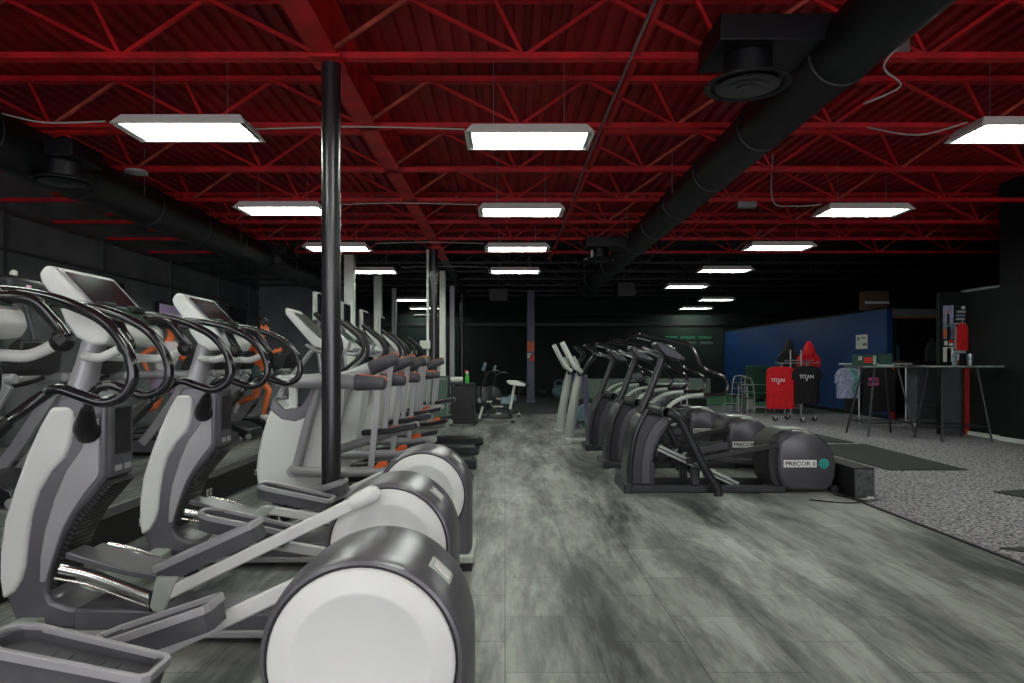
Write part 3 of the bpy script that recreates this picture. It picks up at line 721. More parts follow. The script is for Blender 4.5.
# ================================================================== TREADMILLS against the left wall
def treadmill(yc, tv, label):
    t = thing('treadmill', (-5.0, yc, 0), label, 'treadmill', 'treadmills facing the ellipticals')
    MB().prism([(-1.55, .05), (-1.55, .16), (.10, .20), (.10, .05)], -.28, .28).build('running_deck', 'gunmetal', t, bevel=.01)
    MB().prism([(-1.50, .165), (.08, .203), (.08, .208), (-1.50, .17)], -.21, .21).build('belt', 'rubber', t)
    for s in (-1, 1):
        MB().prism([(-1.56, .05), (-1.56, .175), (.10, .225), (.10, .05)], s * .30 - .035, s * .30 + .035).build('side_rail', 'silver_dark', t, bevel=.012)
        MB().tube([(-.10, s * .36, .18), (.12, s * .36, .45), (.46, s * .36, .96), (.56, s * .36, 1.12)], .02, sm=False, flat=(.05, .12)).build('upright', 'silver', t, bevel=.008)
        rl = MB().tube([(-.62, s * .36, 1.13), (-.1, s * .36, 1.15), (.35, s * .36, 1.15), (.62, s * .34, 1.17)], [.040, .050, .054, .044], 12).build('hand_rail', 'silver', t)
        MB().tube([(.02, s * .36, 1.188), (.22, s * .36, 1.190)], .022, sm=False, flat=(.05, .02)).build('rail_slot', 'black', rl)
        MB().lathe([(.001, -.03), (.045, -.03), (.045, .03), (.001, .03)], (.58, s * .33, .05), 'y', 16).build('transport_wheel', 'silver', t)
    MB().prism([(.0, .05), (-.06, .20), (.05, .27), (.35, .27), (.58, .17), (.62, .05)], -.33, .33).build('motor_hood', 'gunmetal', t, bevel=.03)
    MB().prism([(-1.64, .03), (-1.64, .17), (-1.53, .18), (-1.53, .03)], -.34, .34).build('rear_cap', 'silver_dark', t, bevel=.02)
    con = MB().prism([(.40, 1.24), (.52, 1.47), (.60, 1.53), (.66, 1.51), (.63, 1.36), (.62, 1.23), (.52, 1.19), (.42, 1.19)], -.29, .29).build('console', 'black', t, bevel=.02)
    MB().tube([(.42, 0, 1.28), (.515, 0, 1.45)], .02, sm=False, flat=(.45, .02)).build('screen', 'keypad', con)
    MB().tube([(.45, -.30, 1.17), (.28, -.22, 1.10), (.26, 0, 1.09), (.28, .22, 1.10), (.45, .30, 1.17)], .022, 10).build('front_bar', 'black', con)
    if tv:
        MB().tube([(.58, 0, 1.45), (.46, 0, 1.92)], .022, 8, sm=False).build('screen_post', 'gunmetal', t)
        tvb = MB().box(.30, .52, -.24, .24, 1.90, 2.12).build('television', 'gunmetal', t, bevel=.05, seg=4)
        MB().box(.52, .526, -.06, .0, 1.93, 2.04).build('screen', 'pinkscreen', tvb)
        MB().ball((.36, 0, 2.155), .035).build('camera_dome', 'paper', tvb)
    return t
for i, y in enumerate((5.35, 6.45, 7.55, 9.95, 11.0, 12.1, 13.2, 14.3)):
    w = ['partly cut by the left edge', 'carrying a dark green rounded screen pod', 'seen behind the second elliptical neck', 'with the runner in white on its belt', 'just beyond the runner in white', 'with the dark-haired runner on its belt', 'just beyond the dark-haired runner', 'at the far end of the row'][i]
    treadmill(y, i == 1, 'treadmill in the row along the grey wall, ' + w)

# wall televisions
for y0, y1, z0, z1, m, lb in ((15.5, 16.9, 2.16, 2.72, 'purple', 'wall television showing a purple picture on the grey wall'), (19.6, 20.8, 2.35, 2.95, 'screen', 'dark switched-off television high on the grey wall, further back'), (13.1, 14.1, 2.35, 2.95, 'screen', 'dark switched-off television on the grey wall above the treadmills, nearer one')):
    t = thing('wall_television', (XL + .1, (y0 + y1) / 2, z0), lb, 'television')
    MB().box(-.04, .04, (y0 - y1) / 2, (y1 - y0) / 2, 0, z1 - z0).build('casing', 'black', t, bevel=.01)
    MB().box(.04, .045, (y0 - y1) / 2 + .04, (y1 - y0) / 2 - .04, .04, z1 - z0 - .04).build('screen', m, t)
    MB().box(-.1, -.04, -.1, .1, .1, .3).build('bracket', 'black', t)
tag(MB().box(XL, XL + .02, 17.1, 17.35, 1.35, 1.70).build('wall_notice', 'seam', bevel=.004), 'small pale grey notice plate on the left wall', 'notice')
# ================================================================== BLACK ELLIPTICALS (right group)
def black_elliptical(dx, yc, label):
    t = thing('elliptical_trainer', (dx, yc, 0), label, 'elliptical trainer', 'black elliptical trainers right of the aisle')
    body = [(1.20, .05), (1.19, .20), (1.20, .34), (1.25, .60), (1.31, .74), (1.38, .80), (1.46, .80), (1.56, .775), (1.65, .69), (1.60, .62), (1.55, .54), (1.49, .40), (1.46, .22), (1.45, .05)]
    MB().prism(body, -.20, .20).build('front_shroud', 'gunmetal', t, bevel=.03, seg=3)
    for s in (-1, 1):
        a, b = sorted((s * .195, s * .215))
        MB().prism([(1.33, .08), (1.33, .30), (1.37, .52), (1.45, .68), (1.55, .765), (1.62, .70), (1.53, .62), (1.47, .47), (1.425, .30), (1.42, .08)], a, b).build('side_ridge', 'drumblack', t, bevel=.008)
        MB().tube([(1.225, s * .205, .04), (1.225, s * .205, .30), (1.28, s * .205, .60), (1.40, s * .205, .84)], .026, 10).build('front_strut', 'gunmetal', t)
    MB().box(1.40, 1.47, -.205, .205, .06, .30).build('access_cover', 'gunmetal', t, bevel=.01)
    MB().tube([(1.37, 0, .80), (1.466, 0, 1.028), (1.60, 0, 1.384)], .040, 16).build('mast', 'gunmetal', t)
    MB().box(1.14, 2.78, -.27, -.20, .0, .075).box(1.14, 2.78, .20, .27, .0, .075).box(1.14, 1.22, -.3, .3, 0, .09).build('base_frame', 'gunmetal', t, bevel=.01)
    cb = MB().tube([(1.54, -.44, .82), (1.54, .44, .82)], .045, 14, sm=False).build('cross_bar', 'gunmetal', t)
    for s in (-1, 1):
        MB().tube([(1.54, s * .30, .82), (1.54, s * .44, .82)], .055, 14, sm=False).build('pivot_sleeve', 'black', cb)
        MB().tube([(1.54, s * .43, .82), (1.60, s * .43, .80), (1.685, s * .42, .725), (1.82, s * .42, .453), (1.96, s * .42, .19), (2.03, s * .42, .10), (2.05, s * .42, .0)], .043, 14, sub=4).build('support_leg', 'gunmetal', t)
        y = s * .38
        arm = MB().tube([(1.90, y, .994), (2.00, y, .998), (2.10, y, 1.0), (2.15, y, 1.05), (2.145, y, 1.13), (2.08, y, 1.19), (1.93, y, 1.25), (1.87, y, 1.33), (1.80, y * .97, 1.46), (1.72, y * .95, 1.51), (1.55, y * .9, 1.545), (1.36, y * .8, 1.59), (1.30, y * .72, 1.60), (1.25, y * .6, 1.57)], .019, 10, sub=4).build('swing_handle', 'blackgloss', t)
        MB().tube([(1.53, y, .83), (1.60, y, .905), (1.70, y, .96), (1.80, y, .985), (1.91, y, .994)], .021, 10, sub=4).build('silver_arm', 'palegrey', arm)
        # ramp rail
        rp = MB().tube([(1.46, s * .13, .47), (2.33, s * .13, .06)], .02, sm=False, flat=(.09, .06)).build('ramp_rail', 'palegrey', t, bevel=.006)
        MB().tube([(1.46, s * .178, .47), (2.33, s * .178, .06)], .02, sm=False, flat=(.008, .014)).build('ramp_groove', 'black', rp)
        up = s < 0
        A = Vector((1.78, s * .24, .315)); B = Vector((2.80, s * .24, .50 if up else .22))
        lk = MB().tube([A, B], .02, sm=False, flat=(.04, .055)).build('link_arm', 'black', t, bevel=.008)
        P0 = Vector((1.78, s * .17, .37)); P1 = Vector((2.20, s * .17, .37 + (.08 if up else -.03)))
        pd = MB().tube([P0, P1], .02, sm=False, flat=(.17, .03)).build('foot_pedal', 'black', t, bevel=.008)
        MB().tube([P0 + Vector((0, -.08, .04)), P1 + Vector((0, -.08, .03))], .01, sm=False, flat=(.012, .06)).tube([P0 + Vector((0, .08, .04)), P1 + Vector((0, .08, .03))], .01, sm=False, flat=(.012, .06)).build('rim', 'gunmetal', pd)
        MB().lathe([(.001, -.03), (.035, -.03), (.035, .03), (.001, .03)], (1.80, s * .15, .36), 'y', 14).build('roller', 'palegrey', lk)
    for s in (-1, 1): MB().box(1.83, 1.91, s * .235 - .035, s * .235 + .035, .075, .26).build('ramp_post', 'gunmetal', t, bevel=.008)
    cn = [(1.50, 1.50), (1.53, 1.535), (1.56, 1.53), (1.70, 1.43), (1.79, 1.36), (1.80, 1.335), (1.74, 1.335), (1.60, 1.38), (1.54, 1.44)]
    con = MB().prism(cn, -.14, .14).build('console', 'gunmetal', t, bevel=.012)
    MB().tube([(1.565, 0, 1.53), (1.69, 0, 1.445)], .02, sm=False, flat=(.22, .008)).build('screen', 'screen', con)
    for s in (-1, 1):
        MB().tube([(1.58, s * .06, 1.37), (1.50, s * .2, 1.42), (1.40, s * .26, 1.44), (1.34, s * .24, 1.47)], .014, 8).build('fixed_grip', 'galv', t)
    # round rear housing
    o = [(2.70, .50), (2.735, .57), (2.82, .615), (2.93, .628), (3.02, .62), (3.12, .575), (3.21, .50), (3.27, .40), (3.295, .28), (3.285, .16), (3.25, .07), (3.20, .02), (2.82, .02), (2.74, .06), (2.70, .15), (2.68, .32)]
    cx, cz = 2.98, .30
    rings = []
    for yy, k in ((-.285, .84), (-.275, .92), (-.25, .97), (-.18, 1.0), (.18, 1.0), (.25, .97), (.275, .92), (.285, .84)):
        rings.append([Vector((cx + (p[0] - cx) * k, yy, cz + (p[1] - cz) * k)) for p in o])
    dm = MB().loft(rings).build('drum_housing', 'drumblack', t, ang=50)
    band = [(2.62, .46), (2.66, .56), (2.75, .62), (2.87, .636), (2.87, .0), (2.72, .0), (2.63, .12), (2.61, .30)]
    MB().prism(band, -.215, .215).build('drum_band', 'black', t, bevel=.02)
    MB().prism([(2.78, .635), (2.90, .645), (3.02, .638), (3.08, .61), (3.02, .622), (2.90, .63)], -.12, .12).build('top_sheen', 'palegrey', dm, bevel=.002)  # pale strip standing in for the lamp reflection on the glossy top
    pl = MB().box(2.745, 3.075, -.292, -.284, .262, .335).build('badge_plate', 'print_white', dm, bevel=.002)
    text('badge_lettering', 'PRECOR', .068, 'black', pl, (2.885, -.293, .298), ext=.001, squash=.85)
    MB().box(3.035, 3.06, -.294, -.292, .275, .322).build('badge_mark', 'galv', pl)
    MB().lathe([(.052, -.286), (.046, -.294), (.001, -.295), (.001, -.286)], (3.15, 0, .298), 'y', 24).build('teal_badge', 'teal', dm)
    MB().lathe([(.024, -.295), (.02, -.297), (.001, -.297), (.001, -.295)], (3.15, 0, .298), 'y', 18).build('teal_badge_mark', 'print_green', dm)
    for s in (-1, 1):
        MB().tube([(3.20, s * .25, .14), (3.255, s * .26, .045)], .014, 8, sm=False).build('wheel_bracket', 'gunmetal', t)
        MB().lathe([(.001, -.018), (.04, -.018), (.042, 0), (.04, .018), (.001, .018)], (3.255, s * .285, .042), 'y', 20).build('transport_wheel', 'gunmetal', t)
    return t
black_elliptical(.055, 7.15, 'nearest of the three black elliptical trainers, its round rear housing fully visible')
black_elliptical(.085, 8.78, 'black elliptical trainer in the middle of the three right of the aisle')
black_elliptical(.07, 10.5, 'black elliptical trainer at the back of the three right of the aisle')

# black raceway right of the machines
t = thing('power_raceway', (3.47, 6.6, 0), 'long black power box with a scuffed end, running between black ellipticals and carpet', 'power box')
MB().box(-.095, .095, 0, 6.2, 0, .285).build('raceway_body', 'boxblack', t, bevel=.004)
MB().box(-.10, .10, -.005, 6.2, .285, .297).build('raceway_cover', 'rubber', t, bevel=.002)
ep = MB().box(-.09, .095, -.014, 0, .01, .28).build('end_plate', mat('scuffed_plate', (.05, .055, .058), .5, var=.7, vscale=22), t, bevel=.004)
MB().box(.02, .085, -.016, -.012, .0, .02).build('paint_chip', 'paper', ep)
cable([(3.25, 6.75, .01), (3.4, 6.45, .008), (3.55, 6.5, .008), (3.2, 6.35, .008), (2.9, 6.5, .008)], 'thin black cable on the floor by the round black housing', .006, 'black')

# floor mats
def floormat(pts, label, h=.012):
    cx = sum(p[0] for p in pts) / len(pts); cy = sum(p[1] for p in pts) / len(pts)
    tag(MB().prism(pts, .006, .006 + h, 'xy').build('floor_mat', 'matgrey', off=(cx, cy, .006), bevel=.002), label, 'floor mat')
floormat([(4.66, 8.3), (5.62, 8.3), (5.78, 10.95), (4.66, 10.95)], 'large dark rubber mat on the carpet beyond the black power box')
floormat([(4.7, 11.2), (5.72, 11.2), (5.72, 12.6), (4.7, 12.6)], 'smaller dark mat on the carpet behind the large one')
floormat([(4.92, 6.88), (5.3, 7.0), (6.6, 6.9), (6.6, 6.2), (5.0, 6.58)], 'dark mat corner at the right edge of the carpet')
floormat([(3.46, 4.78), (4.9, 4.9), (4.9, 4.3), (3.8, 4.45)], 'dark mat at the lower right beside the laminate edge')

# ------------------------------------------------------------------ pale upright trainers behind
def upright_trainer(x, y, label):
    t = thing('cross_trainer', (x, y, 0), label, 'cross trainer', 'pale upright cross trainers')
    MB().tube([(0, 0, .03), (.03, 0, .35), (.10, 0, .80), (.17, 0, 1.15)], [.085, .08, .07, .055], 14).build('front_column', 'palegrey', t)
    MB().box(-.08, .75, -.09, .09, .0, .075).build('base_rail', 'palegrey', t, bevel=.015)
    MB().box(-.10, .02, -.30, .30, .0, .09).build('front_stabiliser', 'palegrey', t, bevel=.015)
    MB().lathe([(.001, -.08), (.20, -.08), (.23, 0), (.20, .08), (.001, .08)], (.50, .0, .34), 'y', 24).build('flywheel_cover', 'bluegrey', t)
    MB().tube([(.33, .12, .08), (.30, .12, .6), (.26, .05, 1.12)], .045, 10).build('rear_column', 'purplepost', t)
    MB().box(.13, .24, -.10, .10, 1.10, 1.22).build('junction', 'gunmetal', t, bevel=.02)
    for s in (-1, 1):
        MB().tube([(.20, s * .09, 1.17), (.08, s * .14, 1.28), (-.02, s * .15, 1.46), (-.12, s * .15, 1.66)], [.034, .036, .034, .030], 10).build('forearm_grip', 'whitepost', t)
        h = MB().tube([(.24, s * .10, 1.18), (.33, s * .2, 1.32), (.42, s * .25, 1.42), (.40, s * .26, 1.52), (.28, s * .24, 1.62)], .018, 8).build('swing_handle', 'gunmetal', t)
        MB().tube([(.40, s * .26, 1.52), (.28, s * .24, 1.62)], .028, 8, sm=False).build('grip_sleeve', 'black', h)
        MB().box(.30, .72, s * .2 - .07, s * .2 + .07, .22, .26).build('foot_pedal', 'gunmetal', t, bevel=.01)
    MB().box(.02, .14, -.12, .12, 1.22, 1.42, rot=(0, -.5, 0)).build('console', 'palegrey', t, bevel=.015)
    return t
upright_trainer(1.06, 11.3, 'pale grey upright cross trainer with forked grips, the nearer of the pair')
upright_trainer(1.03, 12.75, 'pale grey upright cross trainer with forked grips, the further of the pair')

def round_bike(x, y, label):
    t = thing('exercise_bike', (x, y, 0), label, 'exercise bike', 'round-housed exercise bikes')
    MB().box(-.55, .55, -.05, .05, .03, .10).build('base_rail', 'gunmetal', t, bevel=.01)
    for q in (-.5, .5): MB().box(q - .04, q + .04, -.25, .25, 0, .06).build('stabiliser', 'gunmetal', t, bevel=.01)
    MB().ball((.0, 0, .56), .22, 20, 12, (1, .55, .85)).build('flywheel_housing', 'drumblack', t)
    MB().prism([(-.05, .10), (-.12, .46), (.16, .50), (.24, .12)], -.09, .09).build('lower_cover', 'palegrey', t, bevel=.03)
    MB().tube([(-.1, 0, .6), (-.35, 0, 1.05)], .03, 10, sm=False).build('console_mast', 'gunmetal', t)
    MB().box(-.48, -.30, -.13, .13, 1.03, 1.12, rot=(0, .5, 0)).build('console', 'gunmetal', t, bevel=.015)
    MB().tube([(-.32, -.22, 1.08), (-.30, 0, 1.0), (-.32, .22, 1.08)], .015, 8).build('handlebar', 'galv', t)
    MB().box(.38, .62, -.17, .17, .42, .50).build('seat', 'black', t, bevel=.03)
    MB().tube([(.5, 0, .08), (.5, 0, .43)], .03, 8, sm=False).build('seat_post', 'gunmetal', t)
    MB().lathe([(.001, -.13), (.03, -.13), (.03, .13), (.001, .13)], (0, 0, .34), 'y', 10).build('crank', 'galv', t)
    return t
round_bike(2.70, 12.2, 'dark exercise bike with a round housing behind the black ellipticals, nearer one')
round_bike(3.0, 13.3, 'dark exercise bike with a round housing behind the black ellipticals, further one')

# ------------------------------------------------------------------ air bikes in the middle distance
def air_bike(x, y, s, label, seatm='whitepost'):
    t = thing('air_bike', (x, y, 0), label, 'exercise bike')
    fan = MB().lathe([(.27, -.07), (.30, -.05), (.30, .05), (.27, .07), (.25, .05), (.25, -.05)], (0, 0, .50), 'y', 32).build('fan_cage', 'gunmetal', t)
    for k in range(12):
        a = 2 * PI * k / 12
        MB().tube([(0, 0, .50), (.26 * math.cos(a), 0, .50 + .26 * math.sin(a))], .01, sm=False, flat=(.08, .02)).build('fan_blade', 'blacksteel', fan)
    MB().lathe([(.001, -.09), (.06, -.09), (.06, .09), (.001, .09)], (0, 0, .50), 'y', 16).build('hub', 'galv', fan)
    MB().tube([(-.05, 0, .08), (.12, 0, .42), (.35, 0, .36), (.62, 0, .30), (.70, 0, .10)], .04, 10, sm=False).build('main_frame', 'gunmetal', t)
    MB().tube([(.02, .08, .12), (.30, .08, .10), (.72, .08, .10)], .02, sm=False, flat=(.07, .05)).build('lower_frame', 'gunmetal', t)
    for q in (-.08, .72): MB().box(q - .04, q + .04, -.27, .27, 0, .07).build('stabiliser', 'gunmetal', t, bevel=.01)
    MB().box(.28, .50, -.045, -.04, .34, .37).build('frame_decal', 'whitepost', t)
    MB().box(.46, .66, -.07, .07, .42, .56).build('side_box', 'bluegrey', t, bevel=.01)
    MB().tube([(.66, 0, .30), (.76, 0, .82)], .03, 8, sm=False).build('seat_post', seatm, t)
    MB().prism([(.58, .90), (.60, .94), (.80, .93), (1.0, .86), (1.0, .80), (.78, .82), (.66, .84)], -.11, .11).build('saddle', seatm, t, bevel=.025)
    for q in (-1, 1):
        MB().tube([(.05, q * .16, .42), (.02, q * .2, .75), (.16, q * .24, 1.08), (.34, q * .24, 1.15), (.44, q * .23, 1.12)], .018, 8).build('push_handle', 'blacksteel', t)
        cr = MB().tube([(.30, q * .12, .33), (.30 + q * .10, q * .13, .33 - q * .14)], .012, 6, sm=False).build('crank_arm', 'galv', t)
        MB().tube([(-.02, q * .18, .10), (.06, q * .18, .36)], .02, sm=False, flat=(.02, .05)).build('fork_decal', seatm, t)
        MB().box(.30 + q * .10 - .06, .30 + q * .10 + .06, q * .13 - .03, q * .13 + .07, .33 - q * .14 - .015, .33 - q * .14 + .015).build('foot_pedal', 'whitepost', t, bevel=.005)
        MB().lathe([(.001, -.02), (.05, -.02), (.05, .02), (.001, .02)], (.72, q * .2, .05), 'y', 12).build('transport_wheel', 'palegrey', t)
    MB().tube([(.10, 0, .80), (.12, 0, 1.15)], .02, 8, sm=False).build('console_mast', 'gunmetal', t)
    MB().box(.06, .12, -.10, .10, 1.15, 1.34, rot=(0, .3, 0)).build('console', 'bluegrey', t, bevel=.015)
    t.scale = (s, s, s)
    return t
air_bike(-.55, 15.2, 1.0, 'black air bike with a fan wheel and white saddle in the middle distance')
air_bike(-.35, 16.9, .95, 'darker air bike half hidden behind the one with the white saddle', 'gunmetal')

# cabinet, paper roll and spray bottle
t = thing('storage_cabinet', (-1.72, 14.0, 0), 'pale green-grey cabinet behind the orange-tipped trainers', 'cabinet')
MB().box(-.36, .52, .0, .5, .0, 1.02).build('cabinet_body', 'cabinet', t, bevel=.01)
MB().box(.14, .53, -.012, .0, .04, .98).build('door_panel', 'greencab', t, bevel=.006)
MB().box(-.38, .54, -.02, .52, 1.02, 1.05).build('worktop', 'greencab', t, bevel=.005)
t = thing('side_shelf', (-.93, 14.3, 0), 'dark low shelf unit carrying a paper roll and green bottle', 'shelf')
MB().box(-.22, .30, 0, .35, .86, .90).build('shelf_top', 'black', t, bevel=.004)
for x in (-.21, .27): MB().box(x, x + .03, .02, .33, 0, .86).build('side_panel', 'black', t)
MB().box(-.2, .28, .02, .33, .4, .43).build('shelf_board', 'black', t)
MB().box(-.2, .28, .0, .02, .05, .84).build('shelf_door', 'blacksteel', t)
o = MB().lathe([(.02, -.13), (.065, -.13), (.065, .13), (.02, .13)], (-1.02, 14.42, .966), 'x', 20).build('paper_roll', 'paper'); tag(o, 'white paper towel roll lying on the dark shelf', 'paper roll')
t = thing('spray_bottle', (-.80, 14.42, .90), 'green spray bottle with a white and red top on the dark shelf', 'bottle')
MB().lathe([(.001, 0), (.045, 0), (.048, .02), (.045, .14), (.02, .19), (.001, .19)], (0, 0, 0), n=16).build('bottle_body', 'bottlegreen', t)
MB().lathe([(.001, .19), (.03, .19), (.03, .24), (.001, .24)], (0, 0, 0), n=12).build('cap', 'paper', t)
MB().box(-.06, .02, -.012, .012, .235, .265).build('nozzle', 'redcap', t, bevel=.004)
# kettlebells by the rear wall
for x, y, s, m, lb in ((1.45, 26.2, 1.35, 'gunmetal', 'dark kettlebell-shaped weight on a stand by the rear wall'), (2.05, 26.0, 1.7, 'bluegrey', 'pale blue kettlebell-shaped weight on the floor by the rear wall')):
    t = thing('kettlebell', (x, y, .004), lb, 'kettlebell')
    MB().ball((0, 0, .15 * s), .15 * s, 18, 10).build('weight_ball', m, t)
    MB().tube([(-.09 * s, 0, .24 * s), (-.08 * s, 0, .36 * s), (0, 0, .40 * s), (.08 * s, 0, .36 * s), (.09 * s, 0, .24 * s)], .02 * s, 8).build('handle', m, t)

# ================================================================== SHOP CORNER
def hanger_and_garment(name, x, y, ztop, w, h, m, label, group, sleeves=True, prnt=None, hood=False, parent=None, th=.05):
    t = thing(name, (x, y, ztop), label, 'garment', group)
    a = w / 2
    o = []
    if sleeves:
        o = [(-.16 * w, 0), (-.36 * w, -.03), (-.56 * w, -.13), (-.60 * w, -.30), (-.47 * w, -.31), (-.45 * w, -.22), (-.46 * w, -h), (.46 * w, -h), (.45 * w, -.22), (.47 * w, -.31), (.60 * w, -.30), (.56 * w, -.13), (.36 * w, -.03), (.16 * w, 0)]
    else:
        o = [(-.16 * w, 0), (-.36 * w, -.02), (-.47 * w, -.07), (-.50 * w, -.3), (-.49 * w, -h), (.49 * w, -h), (.50 * w, -.3), (.47 * w, -.07), (.36 * w, -.02), (.16 * w, 0)]
    mb = MB().prism(o, -th / 2, th / 2)
    # hanging folds
    bd = mb.build('fabric', m, t, bevel=.012)
    for k in range(4):
        fx = (-.3 + .2 * k) * w
        MB().tube([(fx, -th / 2, -.35 * h), (fx + .01, -th / 2 - .006, -.7 * h), (fx + .02, -th / 2, -.985 * h)], [.004, .012, .016], 8).build('fold', m, bd)
    hk = MB().tube([(0, 0, -.02), (0, 0, .06), (.015, 0, .085), (.03, 0, .07)], .006, 6).build('hanger', 'galv', t)
    if hood:
        MB().loft([[Vector((rr * math.cos(2 * PI * j / 18), -.02 + .6 * rr * math.sin(2 * PI * j / 18), zz)) for j in range(18)] for rr, zz in ((.015, .275), (.06, .235), (.105, .15), (.14, .04), (.15, -.05), (.12, -.10))]).build('hood', m, t)
    if prnt:
        for (s, sz, pm, dx, dz) in prnt:
            text('print', s, sz, pm, t, (dx, -th / 2 - .008, dz), ext=.002)
    return t

def clothes_rack(x, y, label):
    t = thing('clothes_rack', (x, y, 0), label, 'clothes rack')
    for a, b in ((-.45, .45),):
        MB().box(a, b, -.03, .03, .12, .16).box(-.03, .03, -.42, .42, .12, .16).build('base_cross', 'galv', t, bevel=.004)
    for px, py in ((-.45, 0), (.45, 0), (0, -.42), (0, .42)):
        c = MB().lathe([(.001, -.025), (.055, -.025), (.055, .025), (.001, .025)], (px, py, .055), 'y', 16).build('caster', 'black', t)
        MB().box(px - .02, px + .02, py - .035, py + .035, .05, .12).build('caster_fork', 'paper', c)
    for px in (-.10, .14):
        MB().tube([(px, 0, .14), (px, 0, 1.62)], .016, 8, sm=False).build('upright_post', 'galv', t)
    MB().tube([(-.45, 0, 1.32), (.55, 0, 1.32)], .014, 8, sm=False).build('hang_rail', 'galv', t)
    MB().tube([(-.10, -.45, 1.38), (-.10, .4, 1.38)], .014, 8, sm=False).build('hang_rail', 'galv', t)
    MB().tube([(.22, -.45, 1.38), (.22, .4, 1.38)], .014, 8, sm=False).build('hang_rail', 'galv', t)
    for px in (-.4, -.2, .05, .3, .5):
        MB().tube([(px, -.02, 1.30), (px, -.02, 1.36)], .012, 6, sm=False).build('rail_stop', 'bluegrey', t)
    return t
clothes_rack(6.60, 15.55, 'chrome four-way clothes rack on casters in front of the blue wall')
for i in range(3):
    hanger_and_garment('red_shirt', 6.06 + i * .07, 15.05 + i * .11, 1.24, .60, .93 - i * .02, 'cloth_red', 'bright red sleeveless shirt on the chrome rack, %s' % ('front one with white lettering', 'tucked behind the front one', 'rearmost of the red ones')[i], 'red shirts on the chrome rack', sleeves=False, prnt=([('TITAN', .105, 'print_white', -.06, -.30), ('V', .09, 'print_white', -.05, -.37)] if i == 0 else None))
for i in range(3):
    hanger_and_garment('black_shirt', 6.62 + i * .07, 15.02 + i * .11, 1.26, .54, .84 - i * .02, 'cloth_black', 'black t-shirt on the chrome rack, %s' % ('front one with white lettering', 'tucked behind the front one', 'rearmost of the black ones')[i], 'black shirts on the chrome rack', prnt=([('TITAN', .11, 'print_white', .0, -.24), ('V', .09, 'print_white', .0, -.31)] if i == 0 else None))
hanger_and_garment('hoodie', 6.62, 15.95, 1.60, .46, .55, 'cloth_black', 'black hooded sweatshirt hanging on top of the chrome rack', 'hoodies above the rack', hood=True, th=.12)
hanger_and_garment('hoodie', 6.98, 15.70, 1.56, .44, .58, 'cloth_red', 'bright red hooded sweatshirt hanging on top of the chrome rack', 'hoodies above the rack', hood=True, th=.12)

# second rack with children's shirts and black shirts, behind the first high table
t = thing('clothes_rack', (7.0, 13.6, 0), 'straight clothes rail holding small bright shirts and black shirts', 'clothes rack')
MB().tube([(-.35, 0, 1.30), (1.1, 0, 1.30)], .016, 8, sm=False).build('hang_rail', 'palegrey', t)
for px in (.05, .98):
    MB().tube([(px, 0, .08), (px, 0, 1.30)], .016, 8, sm=False).build('upright_post', 'galv', t)
    MB().box(px - .02, px + .02, -.32, .32, .06, .09).build('foot_bar', 'galv', t)
MB().box(.05, .98, -.02, .02, .06, .09).build('base_bar', 'galv', t)
cols = ['cloth_pale', 'cloth_teal', 'cloth_pale']
for i in range(3):
    hanger_and_garment('child_shirt', 6.72 + i * .10, 13.52 + i * .05, 1.22, .32, .50 + .10 * (i % 2 == 0), cols[i], 'small %s child shirt at the left end of the clothes rail' % ('pale lilac', 'teal and green patterned', 'pale blue')[i], 'child shirts on the rail')
for i in range(3):
    hanger_and_garment('black_shirt', (7.02, 7.32, 7.62)[i], (13.68, 13.56, 13.74)[i], 1.24, .46, .90, 'cloth_black', 'black shirt on the clothes rail behind the first high table, %s' % ('nearest the child shirts', 'with pink lettering', 'at the right end')[i], 'black shirts on the rail', prnt=([('FREE', .10, 'print_pink', -.02, -.25), ('CAMP', .085, 'print_pink', -.02, -.34)] if i == 1 else None))

# high tables on splayed legs
def high_table(x, y, w, d, z, label, rz=0):
    t = thing('high_table', (x, y, 0), label, 'table', 'tall splay-legged tables', rz=rz)
    MB().box(-w / 2, w / 2, -d / 2, d / 2, z - .035, z).build('table_top', 'counter', t, bevel=.006)
    MB().box(-w / 2 - .004, w / 2 + .004, -d / 2 - .004, -d / 2, z - .026, z - .008).build('edge_band', 'tablewhite', t)
    for sx in (-1, 1):
        for sy in (-1, 1):
            MB().tube([(sx * w * .22, sy * d * .3, z - .04), (sx * .44, sy * .34, 0)], .018, 8, sm=False).build('leg', 'gunmetal', t)
    zz = .25
    c = [(sx * (.44 - (.44 - w * .22) * .2), sy * (.34 - (.34 - d * .3) * .2), zz) for sx, sy in ((-1, -1), (1, -1), (1, 1), (-1, 1))]
    for i in range(4): MB().tube([c[i], c[(i + 1) % 4]], .012, 6, sm=False).build('foot_rail', 'gunmetal', t)
    return t
high_table(6.86, 12.5, 1.0, .60, 1.27, 'tall black table with splayed legs in front of the pink-lettered shirt', .08)
high_table(7.66, 11.7, 1.40, .58, 1.275, 'tall black table with thin splayed legs against the black wall', .08)
